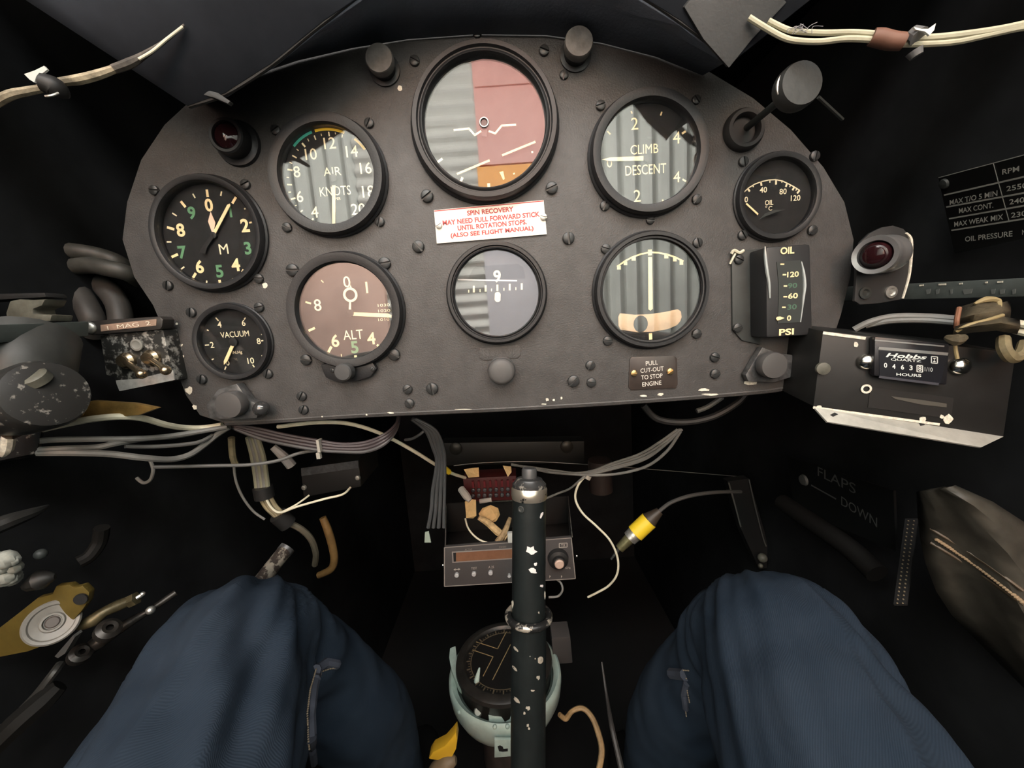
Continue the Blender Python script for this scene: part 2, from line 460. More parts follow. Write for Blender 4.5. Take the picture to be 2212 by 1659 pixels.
b.prism(fl, (0, 0.003, 0.0)); tag(b.build('rim_highlight_strip', FLAPM, hood, bevel=0.0004), 'grey strip modelled as the rim highlight')  # grey strip laid along the rim as its curved highlight
# ------------------------------------------------------------------ round instruments
def Z1(x, y): return (x / 3.687, 400 + y / 3.687)          # measurement windows on the photograph
def Z2(x, y): return (550 + x / 3.687, y / 3.687)
def Z3(x, y): return (550 + x / 3.687, 400 + y / 3.687)
def Z4(x, y): return (1050 + x / 3.687, y / 3.687)
def Z5(x, y): return (1050 + x / 3.687, 400 + y / 3.687)
def Z6(x, y): return (1612 + x / 3.687, y / 3.687)
def Z7(x, y): return (1612 + x / 3.687, 400 + y / 3.687)
def ZA(x, y): return (870 + x / 4.608, 90 + y / 4.608)
YD, YP, YN, YG = -0.0006, -0.0008, -0.0022, -0.0042
class Gauge:
    def __init__(s, name, label, cx, cy, w, inner=0.83, proud=0.0075, glass=GLASS, dial=DIAL, double=False, cat='gauge', gy=YG):
        c = at(cx, cy, -proud * 0.5); R = w / 2 * mpp(cx, cy, -proud * 0.5)
        s.c = c; s.R = R
        s.t = thing(name, V((c.x, 0, c.z - R)), label, cat)
        o = V((c.x, 0, c.z)); ri = R * inner; p = proud
        prof = [(R * 1.03, 0.0003), (R * 1.03, p * 0.25), (R, p * 0.35), (R, p * 0.75), (R * 0.975, p), (R * 0.92, p)]
        if double: prof += [(R * 0.905, p * 0.8), (R * 0.89, p * 0.8), (R * 0.87, p * 0.9)]
        prof += [(ri * 1.02, p * 0.92), (ri, p * 0.7), (ri, 0.0003)]
        B().lathe(prof, o, n=72).build('bezel', BEZEL, s.t, smooth=True, angle=40)
        B().lathe([(0, -YD), (ri * 1.002, -YD), (ri * 1.002, 0.0001), (0, 0.0001)], o, n=64).build('dial_face', dial, s.t)
        B().lathe([(0, -gy), (ri * 0.999, -gy), (ri * 0.999, -gy + 0.0008), (0, -gy + 0.0008)], o, n=64).build('glass', glass, s.t)
        s.ri = ri; s.o = o
    def ticks(s, Zf, lst, wz, m=LUME, name='tick_marks', k=3.687):
        b = B()
        for x1, y1, x2, y2, *w in lst:
            pline(b, [Zf(x1, y1), Zf(x2, y2)], (w[0] if w else wz) / k, YP, thick=0.00005)
        b.build(name, m, s.t)
    def nums(s, lst, m=LUME, bold=0.02, name='numerals'):
        b = B()
        for st, px, py, h, *w in lst: ptext(b, st, px, py, h, YP - 0.00005, w[0] if w else None, bold)
        b.build(name, m, s.t)
    def arc(s, pts, wpx, m, name='scale_arc'):
        b = B(); pline(b, pts, wpx, YP, thick=0.00005); b.build(name, m, s.t)
    def hub(s, px, py, rpx, m=BLACK):
        B().lathe([(rpx * mpp(px, py, YN), 0.0008), (rpx * mpp(px, py, YN), 0.0026), (0, 0.003)], V((at(px, py, YN).x, 0, at(px, py, YN).z)), n=20).build('hub', m, s.t, smooth=True)
    def needle(s, pts, Y=YN, m=LUME, name='needle'):
        b = B(); ppoly(b, pts, Y, 0.0004); return b.build(name, m, s.t)

# --- RPM
g = Gauge('rpm_gauge', 'round black tachometer with cream and green numerals at the far left of the panel', 450, 505, 242, 0.87, cat='tachometer')
g.ticks(Z1, [(1647,35,1655,95),(1440,128,1478,175),(1330,335,1388,352),(1367,573,1417,550),(1530,750,1560,700),(1758,808,1748,755),(1937,670,1925,690,10),(1850,145,1880,95),(1985,300,2005,296,12)], 20)
g.ticks(Z1, [(1535,68,1555,102),(1372,222,1408,245),(1328,452,1365,452),(1437,673,1468,650),(1643,795,1648,760),(1862,765,1852,742),(1758,85,1765,50),(1945,190,1955,185)], 11, LUMEP, 'minor_ticks')
g.nums([('0',451,443,27),('2',529,487,28),('4',509,572,27),('6',431,576,28),('8',390,497,28)], bold=0.03)
g.nums([('9',414,460,27),('3',535,536,27),('5',474,586,27),('7',394,545,27),('1',498,458,22)], GREEN, 0.03, 'green_numerals')
g.nums([('M',483,538,21)], LUMEP, 0.0, 'lettering')
g.needle([Z1(1688,395), Z1(1702,408), Z1(1716,396), Z1(1837,165), Z1(1832,148), Z1(1812,158)])
g.needle([Z1(1700,400), Z1(1660,290), Z1(1680,213), Z1(1718,300)], YN + 0.0006, mat('pink_lume', (0.80, 0.55, 0.40), 0.6), 'short_needle')
g.needle([Z1(1690,390), Z1(1712,405), Z1(1650,500), Z1(1640,545), Z1(1590,535), Z1(1622,480)], YN - 0.0002, BLACK, 'counterweight')
g.hub(461, 508, 7)

# --- vacuum
g = Gauge('vacuum_gauge', 'small round black vacuum gauge below the tachometer at the lower left', 502.5, 739, 165, 0.85, 0.006)
g.ticks(Z1, [(1718,1055,1740,1080),(1955,1055,1945,1070),(2080,1240,2097,1237),(2012,1430,2030,1455),(1632,1275,1665,1272),(1790,1470,1800,1445),(1648,1153,1662,1158),(1687,1390,1702,1383),(2080,1190,2088,1187),(2083,1360,2090,1357)], 9, LUMEP)
g.nums([('4',474,701,13),('6',526,697.5,13),('8',558.7,737,13),('10',541.6,779,13),('2',458,745,13),('0',492,784,11)], LUMEP, 0.01)
g.nums([('VACUUM',507,722,12.5,62),('IN.Hg',512.6,762,8,21)], LUMEP, 0.0, 'lettering')
g.needle([Z1(1838,1280), Z1(1850,1268), Z1(1866,1282), Z1(1812,1405), Z1(1786,1430), Z1(1785,1400)])
g.hub(504, 739, 9)

# --- airspeed
g = Gauge('airspeed_indicator', 'round airspeed dial marked knots with green and yellow arc on the upper left', 708.5, 379, 248, 0.815, 0.009, cat='airspeed dial')
t1 = [(590,1050,595,1085),(475,1080,487,1113),(423,1105,432,1125,7),(378,1140,403,1170,14),(335,1188,350,1200,7),(300,1238,335,1258),(278,1293,300,1302,8),(262,1350,302,1357,13),(255,1412,275,1415,8),(258,1470,298,1472),(270,1532,290,1530,8),(288,1587,325,1578,12),(642,1055,645,1070,6),(700,1070,696,1095,8),(530,1065,533,1082,6)]
g.ticks(Z2, t1, 10, LUMEP)
g.ticks(Z3, [(318,165,335,160,7),(357,220,383,200),(400,260,412,248,7),(447,298,468,265,13),(500,328,508,312,7),(556,348,562,310,9),(775,300,787,325,9),(825,292,833,300,7)], 10, LUMEP, 'lower_ticks')
g.nums([('12',712,309,23),('10',671.5,333,23),('14',760,327,23),('16',790,363,23),('18',795.5,413.6,24),('8',641,371,23),('6',647.6,424.5,23),('4',679.6,458.3,23),('20',773.8,451.5,23)], LUMEP, 0.005)
g.nums([('A',707,371,17),('I',718.5,370.5,17),('R',730,369.5,17),('KNOTS',724,412.5,19,67),('PER',730,429,5)], LUMEP, 0.0, 'lettering')
def garc(a0, a1, k0, k1):
    pts = []
    for i in range(9):
        a = math.radians(a0 + (a1 - a0) * i / 8)
        pts.append(V((g.o.x + math.sin(a) * g.ri * k0, YP - 0.0001, g.o.z + math.cos(a) * g.ri * k0)))
    for i in range(8, -1, -1):
        a = math.radians(a0 + (a1 - a0) * i / 8)
        pts.append(V((g.o.x + math.sin(a) * g.ri * k1, YP - 0.0001, g.o.z + math.cos(a) * g.ri * k1)))
    return pts
def strip(pts, nm, m):
    n = len(pts) // 2; b = B(); b.add(pts, [(i, i + 1, 2 * n - 2 - i, 2 * n - 1 - i) for i in range(n - 1)]); b.build(nm, m, g.t)
strip(garc(-46, -16, 0.94, 0.995), 'green_arc', TEALP); strip(garc(-12, 26, 0.94, 0.995), 'yellow_arc', YELP); strip(garc(40, 58, 0.94, 0.99), 'yellow_arc', YELP)
g.needle([Z2(618,1478), Z2(645,1478), Z3(643,300), Z3(633,348), Z3(620,300)])
g.hub(720, 384, 8)

# --- artificial horizon
g = Gauge('artificial_horizon', 'large round artificial horizon with pink and orange reflections at the top centre', 1047.5, 267, 315, 0.83, 0.010, GLASSB, cat='attitude dial', double=True)
b = B(); 
for q in ([(540,1320),(865,1185)], [(990,1135),(1320,1000)]): pline(b, [ZA(*p) for p in q], 20 / 4.608, YN, thick=0.0006)
b.build('horizon_bar', LUME, g.t)
b = B()
pline(b, [ZA(510,882), ZA(660,868), ZA(718,933), ZA(778,893)], 18 / 4.608, YN - 0.0012, thick=0.0004)
pline(b, [ZA(858,893), ZA(920,916), ZA(985,838), ZA(1125,830)], 18 / 4.608, YN - 0.0012, thick=0.0004)
b.build('miniature_aircraft', LUMEP, g.t)
p = at(*ZA(810,812), -0.004); m_ = mpp(*ZA(810,812), -0.004) / 4.608
B().lathe([(50 * m_, 0.0005), (50 * m_, 0.005), (38 * m_, 0.0056), (32 * m_, 0.0052), (26 * m_, 0.0046), (0, 0.0046)], V((p.x, 0, p.z)), n=28).build('centre_stud', BLACK, g.t, smooth=True)
B().lathe([(46 * m_, 0.0050), (46 * m_, 0.0058), (37 * m_, 0.0058), (37 * m_, 0.0050)], V((p.x, 0, p.z)), n=28, closed=True).build('stud_ring', mat('white_ring', (0.75, 0.72, 0.68), 0.4), g.t, smooth=True)
b = B(); ppoly(b, [ZA(785,850), ZA(840,850), ZA(835,950), ZA(790,950)], YN, 0.0006); b.build('post', BLACK, g.t)
g.ticks(ZA, [(345,1200,395,1165,22),(575,1400,595,1350,24),(855,1410,857,1465,28),(1280,1100,1298,1098,18),(1100,1318,1115,1310,14)], 20, LUMEP, k=4.608)
b = B(); ppoly(b, [ZA(962,1297), ZA(1000,1290), ZA(1015,1365), ZA(1000,1378)], YP, 0.0001); b.build('bank_pointer', LUME, g.t)

# --- altimeter
g = Gauge('altimeter', 'round altimeter with a ringed short hand and setting knob at the lower left', 746.5, 672, 247, 0.825, 0.009, cat='altimeter')
g.ticks(Z3, [(405,930,450,943,14),(430,1160,480,1137,18),(585,1335,612,1285,20),(803,1355,807,1390,22),(975,1270,1000,1295,18),(530,758,548,775,8),(888,770,898,860,16),(690,1345,693,1365,6),(893,1360,903,1348,10)], 12)
g.nums([('0',749,609,24),('8',686,659,25)], LUMEP, 0.005)
g.nums([('6',724,736,27),('4',802,731,26)], LUME, 0.02, 'large_numerals')
g.nums([('5',766,750,27)], GREEN, 0.03, 'green_numeral')
g.nums([('ALT',762.5,723,20,43)], LUMEP, 0.0, 'lettering')
g.nums([('1030',829,659,6,26),('1020',830,671,6,26),('1010',829,690,6,24)], LUMEP, 0.0, 'pressure_subscale')
g.needle([Z3(780,1012), Z3(1060,1022), Z3(1090,1035), Z3(1090,1055), Z3(780,1040)])
p = at(757.5, 637, YN); m_ = mpp(757.5, 637, YN)
b = B(); b.lathe([(15.5 * m_, 0.0024), (15.5 * m_, 0.003), (10.5 * m_, 0.003), (10.5 * m_, 0.0024)], V((p.x, 0, p.z)), n=28, closed=True)
ppoly(b, [Z3(755,930), Z3(770,930), Z3(770,990), Z3(752,990)], YN - 0.0002, 0.0005); ppoly(b, [Z3(755,825), Z3(766,795), Z3(777,825)], YN - 0.0002, 0.0005)
b.build('ringed_hand', LUMEP, g.t)
g.hub(757, 676, 8)
b = B(); b.prism([at(x, y, -0.0002) for x, y in [(700,785),(810,782),(818,795),(805,812),(775,822),(735,824),(710,814),(703,798)]], (0, -0.005, 0)); b.build('knob_bracket', BEZEL, g.t, bevel=0.0008)
p = at(746, 803, -0.012); r_ = 19 * mpp(746, 803, -0.016)
B().lathe([(r_ * .6, 0.004), (r_ * .6, 0.009), (r_, 0.0095), (r_, 0.0165), (r_ * .85, 0.0175), (0, 0.0178)], V((p.x, 0, p.z)), n=24).build('setting_knob', KNOB, g.t, smooth=True)
screw(g.t, 718, 800, 5, Y=-0.005); screw(g.t, 805, 797, 5, Y=-0.005)

# --- direction indicator
g = Gauge('direction_indicator', 'round direction indicator showing a white 9 above a row of ticks in the lower centre', 1073, 634, 214, 0.845, 0.009, double=True, cat='heading dial',
          dial=mat('grey_black_dial', (0.03, 0.03, 0.032), 0.6, var=0.2, vscale=60))
g.nums([('9',1074,597,26)], LUMEP, 0.025, 'card_numeral')
def zz(x, y): return (x, y)
tl = []
for i, x in enumerate((1012.5, 1023.5, 1037, 1049, 1061.8, 1074.4, 1088.5, 1101, 1114.3, 1127)):
    big = i % 2 == 1; y0 = 617.5 - (x - 1023) * 0.055
    tl.append((x, y0 if big else y0 + 8, x, y0 + 14, 4.2 if big else 2.2))
g.ticks(zz, tl, 4, LUMEP, 'card_ticks', k=1)
b = B(); pts = []
for i in range(16):
    a = 2 * math.pi * i / 16; pts.append((1075 + 6.5 * math.cos(a), 641.5 + 6 * math.sin(a) + (5 if math.sin(a) > 0 else -5)))
ppoly(b, pts, YN, 0.0005); b.build('lubber_mark', LUMEP, g.t)
b = B(); ppoly(b, [(1010,604),(1022,580),(1030,575),(1118,570),(1130,577),(1135,598),(1134,602)], YP + 0.00015, 0.0001); b.build('card_window', DIAL, g.t)
b = B(); pline(b, [(989,604),(1117,606.5)], 3, YP - 0.0001, thick=0.0001); b.build('painted_reflection', mat('pale_reflection_paint', (0.55, 0.52, 0.52), 0.5), g.t)  # pale stroke painted as the phone edge reflected in the glass
# plate and pull knob below it
np = thing('stamped_data_plate', at(1079, 770, 0), 'thin black data plate stamped N 895 WP under the direction indicator', 'data plate')
b = B(); b.prism([at(x, y, -0.0001) for x, y in [(1037,752),(1118,744),(1125,749),(1125,766),(1118,773),(1044,778),(1036,773),(1034,760)]], (0, -0.0008, 0)); b.build('plate', PANEL, np, bevel=0.0003)
b = B(); ptext(b, 'N 895 WP', 1080, 761, 11, -0.00095, 72, 0.0, rot=math.radians(1)); b.build('stamped_lettering', mat('stamped_grey', (0.075, 0.072, 0.07), 0.5), np)
def round_knob(name, label, px, py, rpx, proud, dome=0.3, cat='knob', m=KNOB, base=1.08):
    """knob standing off the panel; px,py is where its face shows"""
    c = at(px, py, -proud); r = rpx * mpp(px, py, -proud)
    t = thing(name, V((c.x, 0, c.z - r)), label, cat); o = V((c.x, 0, c.z))
    B().lathe([(r * base, 0.0002), (r * base, 0.002), (r * .8, 0.0025), (r * .55, proud * 0.4), (r * .55, proud * 0.5)], o, n=28).build('collar', BEZEL, t, smooth=True)
    h = r * dome
    B().lathe([(r * .5, proud * .45), (r * .9, proud * .5), (r, proud * .6), (r, proud * .85), (r * .96, proud * .85 + h * .45), (r * .75, proud * .85 + h * .8), (r * .4, proud * .85 + h * .97), (0, proud * .85 + h)], o, n=32).build('knob_head', m, t, smooth=True, angle=50)
    return t
round_knob('caging_knob', 'round black domed pull knob below the stamped data plate', 1083, 803, 29, 0.012, 0.35, m=mat('grey_black_knob', (0.075, 0.072, 0.07), 0.5, spec=0.35, bump=0.1, bscale=300))

# --- vertical speed
g = Gauge('vertical_speed_indicator', 'round climb and descent dial reflecting corrugated sheet on the upper right', 1401.5, 331, 252, 0.83, 0.009, cat='climb dial')
g.ticks(Z4, [(1390,920,1400,890),(1560,1065,1590,1045,16),(1565,1428,1592,1445,12),(1405,1590,1415,1615),(1188,1635,1192,1660),(985,1525,1012,1497),(965,1045,990,1070),(898,1298,915,1295),(1155,885,1163,905)], 11, LUME)
g.nums([('2',1371,267,24),('4',1461.7,297,24),('4',1462,382,22),('2',1376.5,423,24),('0',1316.6,352,18)], LUME, 0.0)
g.nums([('CLIMB',1392,322,19,60),('DESCENT',1395,366,20,88)], LUME, 0.0, 'lettering')
g.needle([Z4(1252,1245), Z4(1252,1280), Z4(990,1285), Z4(922,1272), Z4(990,1255)])
g.hub(1397, 342, 7)
b = B(); chip(b, 1404, 297, 7, 3, YP - 0.0001); b.build('pivot_mark', BLACK, g.t)
b = B(); chip(b, 1395, 444.5, 4, 5, YP - 0.0001); b.build('zero_screw', BLACK, g.t)

# --- turn and slip
g = Gauge('turn_and_slip_indicator', 'round turn and slip dial with tan ball tube on the lower right', 1407, 628, 245, 0.875, 0.008, double=True, cat='turn dial')
apts = [Z5(*p) for p in [(1045,648),(1105,605),(1165,573),(1235,548),(1305,535),(1370,538),(1435,550),(1505,573),(1570,606)]]
b = B(); pline(b, apts, 3.4, YP, thick=0.0001)
for x, y, w in [(1058,657,30),(1110,622,28),(1175,586,32),(1435,568,32),(1503,592,28),(1555,620,28)]:
    px, py = Z5(x, y); ppoly(b, [(px - w / 7.4, py - 5), (px + w / 7.4, py - 4), (px + w / 7.4, py + 4), (px - w / 7.4, py + 4)], YP, 0.0001)
pline(b, [Z5(1304,513), Z5(1305,560)], 30 / 3.687, YP, thick=0.00015)
b.build('turn_scale', LUME, g.t)
g.needle([Z5(1290,572), Z5(1320,572), Z5(1326,985), Z5(1308,1000), Z5(1292,988)], YN)
tubem = mat('tan_slip_tube', (0.46, 0.31, 0.18), 0.35, var=0.12, vscale=100)
b = B(); ppoly(b, [Z5(*p) for p in [(1062,1020),(1180,1032),(1300,1027),(1420,1010),(1520,988),(1545,1005),(1552,1050),(1540,1085),(1515,1115),(1440,1148),(1320,1168),(1200,1173),(1065,1152),(1050,1120),(1048,1050)]], -0.001, 0.0016)
b.build('slip_tube', tubem, g.t, bevel=0.0005)
p = at(*Z5(1230,1105), -0.0022); B().ball(V((p.x, -0.0026, p.z)), 15.5 * mpp(1383, 699, -0.0025), n=20, m=12, sq=(1, 0.12, 1.15)).build('slip_ball', BLACK, g.t, smooth=True)
g.ticks(Z5, [(1309,1178,1311,1230,26)], 26, LUME, 'centre_tick')

# --- oil temperature
g = Gauge('oil_temperature_gauge', 'small round oil temperature gauge marked in degrees at the right end', 1680.5, 425, 180, 0.85, 0.006)
g.arc([(1606,416),(1617,406),(1630,398),(1644,392.5),(1660,389),(1675,388),(1690,391),(1703,397),(1715,403.5),(1727,411)], 2.2, LUMEP)
g.ticks(Z6, [(10,1500,28,1525,14),(50,1475,58,1490,8),(115,1445,122,1480,14),(188,1440,188,1455,8),(237,1435,237,1470,14),(285,1440,283,1455,8),(325,1460,315,1488,14),(352,1475,346,1490,8),(382,1490,368,1515,14),(402,1505,394,1517,8),(425,1515,405,1540,14)], 10, LUMEP)
g.nums([('40',1649,410,11.5),('80',1691.5,413.6,11.5),('120',1718.6,427.7,11.5),('0',1612,431,11.5),('OIL',1661.6,437.5,10.5,18),('C',1664,450,9),('o',1655,446.5,4)], LUMEP, 0.01)
g.needle([Z5(2066,152), Z5(2075,143), Z5(2168,228), Z5(2160,240)])
g.needle([Z7(100,275), Z7(150,225), Z7(220,200), Z7(310,195), Z7(240,215), Z7(170,240)], YN - 0.0004, DARKGREY, 'pivot_cover')

# --- oil pressure: edgewise box gauge
og = thing('oil_pressure_gauge', at(1690, 735, 0), 'upright black box gauge marked oil psi with a lit vertical scale window', 'gauge')
b = B(); b.prism([at(x, y, -0.0002) for x, y in [(1578,548),(1590,543),(1640,538),(1640,745),(1600,735),(1580,712)]], (0, -0.0016, 0)); b.build('mounting_flange', DARKGREY, og, bevel=0.0005)
YO = -0.020
q = [(1655,533),(1752,526),(1757,724),(1656,730)]
front = [at(x, y, YO) for x, y in q]
b = B(); b.hexa(front, [V((p.x, -0.0003, p.z)) for p in front]); b.build('case', mat('gauge_case_black', (0.02, 0.02, 0.021), 0.45, spec=0.4), og, bevel=0.0025)
b = B(); ppoly(b, [(1677,566),(1728,562),(1733,600),(1734,640),(1730,680),(1727,696),(1679,699),(1681,650),(1681,610)], YO - 0.00005, 0.0004)
b.build('scale_window', mat('scale_window_grey', (0.03, 0.034, 0.032), 0.5), og)
b = B()
for q_ in ([Z7(440,608), Z7(458,700), Z7(466,800), Z7(455,900), Z7(447,980), Z7(432,1090)], [Z7(150,488), Z7(152,560), Z7(165,680), Z7(182,780), Z7(188,900)]):
    P = [at(x, y, YO - 0.0004) for x, y in q_]; b.tube(P, [0.0003, 0.0009, 0.0011, 0.0009, 0.0005, 0.0004][:len(P)], n=6)
b.build('window_highlight', mat('painted_highlight', (0.30, 0.32, 0.31), 0.25, spec=0.6), og, smooth=True)  # pale tubes modelled as curved highlights on window and case edge
YT = YO - 0.0005
b = B()
ptext(b, 'OIL', 1701, 541, 15, YT, 30, 0.03); ptext(b, 'PSI', 1699, 717, 14, YT, 32, 0.03)
for st, x, y, w in (('120',1713,592.5,25),('60',1713,639,21),('0',1704.5,687,9)): ptext(b, st, x, y, 11.5, YT, w, 0.02)
for x1, y1, x2, y2 in [(272,630,302,630),(290,713,318,713),(298,803,325,803),(296,888,325,888),(285,973,313,973)]: pline(b, [Z7(x1, y1), Z7(x2, y2)], 3, YT, thick=0.0001)
b.build('scale_print', LUME, og)
b = B(); ptext(b, '90', 1712, 617, 11, YT, 20, 0.02); ptext(b, '30', 1711, 663, 11, YT, 20, 0.02); b.build('green_print', mat('dim_green_paint', (0.06, 0.12, 0.08), 0.6), og)
b = B(); ppoly(b, [Z7(235,1062), Z7(245,1048), Z7(268,1046), Z7(302,1058), Z7(270,1072), Z7(245,1078)], YT - 0.0003, 0.0004); b.build('pointer', LUME, og)
screw(og, 1595, 561, 10, Y=-0.0018); screw(og, 1592, 708, 10, Y=-0.0018)
b = B(); b.tube([at(1580,548,-0.003), at(1586,541,-0.004), at(1597,546,-0.004), at(1606,541,-0.003)], 0.0011, n=6); b.tube([at(1590,545,-0.003), at(1583,558,-0.003), at(1577,570,-0.002)], 0.0008, n=6)
b.build('locking_wire', WIREW, og, smooth=True)

# ------------------------------------------------------------------ placards
pl = thing('spin_recovery_placard', at(1060, 520, 0), 'white rectangular placard with red spin recovery text in the panel centre', 'placard')
pc = [(938,455),(1174,433),(1181,507),(944,527)]
b = B(); b.prism([at(x, y, -0.0001) for x, y in pc], (0, -0.0012, 0)); b.build('plate', mat('white_engraved_plastic', (0.78, 0.72, 0.64), 0.45, var=0.04, vscale=40), pl, bevel=0.0002)
b = B(); rr = math.radians(1.2)
for s_, x, y, w in (('SPIN RECOVERY',1059,456,101),('MAY NEED FULL FORWARD STICK',1061,472,211),('UNTIL ROTATION STOPS.',1063,486,150),('(ALSO SEE FLIGHT MANUAL)',1063,502,180)):
    ptext(b, s_, x, y, 10.5 if '(' not in s_ else 12, -0.00135, w, 0.035, rot=rr)
b.build('red_lettering', mat('red_engraving', (0.42, 0.055, 0.055), 0.6), pl)
for x, y in ((948,487),(1174,469)): screw(pl, x, y, 7.5, Y=-0.0013, m=ALU)
b = B(); pline(b, [(938,456),(1174,434)], 2, -0.0013, thick=0.0001); b.build('red_edge', mat('red_engraving', (0.5, 0.1, 0.09)), pl)

pl = thing('cut_out_placard', at(1408, 840, 0), 'small dark brown placard telling to pull the cut-out to stop engine', 'placard')
pc = [(1360,775),(1364,771),(1454,768),(1461,773),(1463,830),(1459,838),(1362,842),(1357,836)]
b = B(); b.prism([at(x, y, -0.0001) for x, y in pc], (0, -0.001, 0)); b.build('plate', mat('brown_placard', (0.035, 0.026, 0.022), 0.35, spec=0.5, var=0.2, vscale=80), pl, bevel=0.0003)
b = B()
for s_, x, y, w in (('PULL',1408,784,26),('CUT-OUT',1408.5,798.5,50),('TO STOP',1408,813.5,46),('ENGINE',1408,828.5,41)): ptext(b, s_, x, y, 9.3, -0.00115, w, 0.0, rot=math.radians(2))
b.build('lettering', mat('placard_white', (0.62, 0.58, 0.52), 0.5), pl)
screw(pl, 1369, 806, 7, Y=-0.0011, m=BRASS); screw(pl, 1447, 802, 7, Y=-0.0011, m=BRASS)
# ------------------------------------------------------------------ lamps and knobs on the panel
REDLENS = mat('dark_red_lens', (0.018, 0.005, 0.006), 0.08, spec=0.6, coat=0.0)
wl = thing('warning_lamp', at(488, 330, 0), 'black cowled warning lamp with dark red lens above the tachometer', 'lamp')
c = at(489, 293, -0.012); r = 37 * mpp(489, 293, -0.012); o = V((c.x, 0, c.z))
B().lathe([(r * 1.35, 0.0002), (r * 1.3, 0.0025), (r * 1.05, 0.003), (r, 0.0035), (r, 0.0125), (r * .93, 0.0135), (r * .78, 0.0135), (r * .74, 0.012), (r * .74, 0.009)], o, n=36).build('housing', BEZEL, wl, smooth=True)
B().lathe([(r * .74, 0.0085), (r * .70, 0.0125), (r * .5, 0.0145), (r * .25, 0.0155), (0, 0.0158)], o, n=32).build('lens', REDLENS, wl, smooth=True)

def post_lamp(name, label, fx, fy, rpx, proud):
    t = thing(name, at(fx, fy + 30, 0), label, 'lamp')
    c = at(fx, fy, -proud); r = rpx * mpp(fx, fy, -proud); o = V((c.x, 0, c.z))
    B().lathe([(r * 1.15, 0.0002), (r * 1.15, 0.0015), (r * .86, 0.002), (r * .86, proud * .6)], o, n=28).build('base', BEZEL, t, smooth=True)
    B().lathe([(r * .9, proud * .55), (r, proud * .6), (r, proud * .95), (r * .95, proud), (0, proud)], o, n=28).build('cap', mat('grey_lamp_cap', (0.09, 0.085, 0.08), 0.5, spec=0.4, var=0.25, vscale=120, bump=0.2, bscale=200), t, smooth=True)
    return t
post_lamp('panel_lamp', 'dull grey capped panel lamp at top left of the artificial horizon', 818, 124, 30, 0.013)
post_lamp('panel_lamp', 'dull grey capped panel lamp at top right of the artificial horizon', 1251, 88, 31, 0.014)

# pull knob on a rod through a rubber grommet
pk = thing('pull_control', at(1609, 325, 0), 'round black pull knob on a thin rod through a rubber grommet at the upper right', 'pull knob')
c = at(1609, 279, -0.003); m_ = mpp(1609, 279, -0.003); o = V((c.x, 0, c.z))
B().lathe([(43 * m_, 0.0002), (43 * m_, 0.003), (38 * m_, 0.0055), (31 * m_, 0.0055), (27 * m_, 0.003), (27 * m_, 0.0006), (0, 0.0006)], o, n=40).build('grommet', mat('rubber_black', (0.018, 0.018, 0.018), 0.6), pk, smooth=True)
c = at(1612, 277, 0); o = V((c.x, 0, c.z))
B().lathe([(0.0022, 0.0), (0.0022, 0.046)], o, n=12).build('rod', DARKGREY, pk, smooth=True)
kr = 0.0118
ko = at(1729, 182, -0.054); ko = V((ko.x, 0, ko.z))
B().tube([V((o.x, -0.046, o.z)), V((ko.x, -0.050, ko.z))], 0.0024, smooth=False).build('rod_end', DARKGREY, pk, smooth=True)
B().lathe([(kr * .5, 0.045), (kr * .95, 0.047), (kr, 0.049), (kr, 0.053), (kr * .93, 0.0555), (0, 0.0558)], ko, n=32).build('knob_head', mat('worn_knob_grey', (0.032, 0.033, 0.032), 0.45, spec=0.4, bump=0.2, bscale=200), pk, smooth=True)
a0 = [math.radians(150 + i * 12) for i in range(5)]
B().tube([V((ko.x + kr * .99 * math.cos(a), -0.0525, ko.z + kr * .99 * math.sin(a))) for a in a0], [0.0003, 0.0007, 0.0009, 0.0007, 0.0003], n=6).build('bare_edge', ALU, pk, smooth=True)
lk = B(); lk.tube([at(1768, 210, -0.02), at(1795, 235, -0.015), at(1820, 258, -0.01)], 0.0011, n=6)
tag(lk.build('lock_wire_stub', DARKGREY, smooth=True), 'short dark wire stub right of the pull knob by the coaming', 'wire')

# lower corner knobs on worn brackets
def bracket_knob(name, label, brk, bt, kx, ky, rpx, proud, lamp=None):
    t = thing(name, at(kx, ky + rpx, 0), label, 'knob')
    b = B(); b.prism([at(x, y, -0.001) for x, y in brk], (0, -bt, 0)); b.build('bracket', mat('worn_bracket', (0.10, 0.10, 0.10), 0.4, metal=0.5, var=0.5, vscale=150), t, bevel=0.001)
    c = at(kx, ky, -proud); r = rpx * mpp(kx, ky, -proud); o = V((c.x, 0, c.z))
    B().lathe([(r * .45, 0.001), (r * .45, proud * .55)], o, n=16).build('shaft', DARKGREY, t, smooth=True)
    B().lathe([(r * .6, proud * .5), (r * .95, proud * .55), (r, proud * .65), (r, proud * .9), (r * .94, proud * .97), (r * .5, proud), (0, proud)], o, n=32).build('knob_head', mat('knob_satin', (0.065, 0.062, 0.06), 0.38, spec=0.5), t, smooth=True)
    if lamp:
        x, y, rr_ = lamp; c = at(x, y, -0.012); rr_ *= mpp(x, y, -0.012)
        B().ball(V((c.x, -0.010, c.z)), rr_, n=18, m=10).build('glass_bead', mat('dark_glass_bead', (0.03, 0.03, 0.03), 0.05, spec=0.9), t, smooth=True)
    return t
bracket_knob('switch_knob', 'round dark knob on a bent bracket at the bottom left corner of the panel', [(487,838),(527,825),(552,860),(572,868),(570,898),(520,902),(470,898),(462,870)], 0.008, 491, 876, 30, 0.020, (561, 884, 17))
bracket_knob('switch_knob', 'round dark knob on a worn bracket at the bottom right corner of the panel', [(1636,748),(1668,762),(1700,765),(1700,812),(1660,824),(1606,822),(1600,808)], 0.006, 1675, 790, 29, 0.018)
b = B()
c0 = at(1738, 747, -0.0005); m_ = mpp(1738, 747)
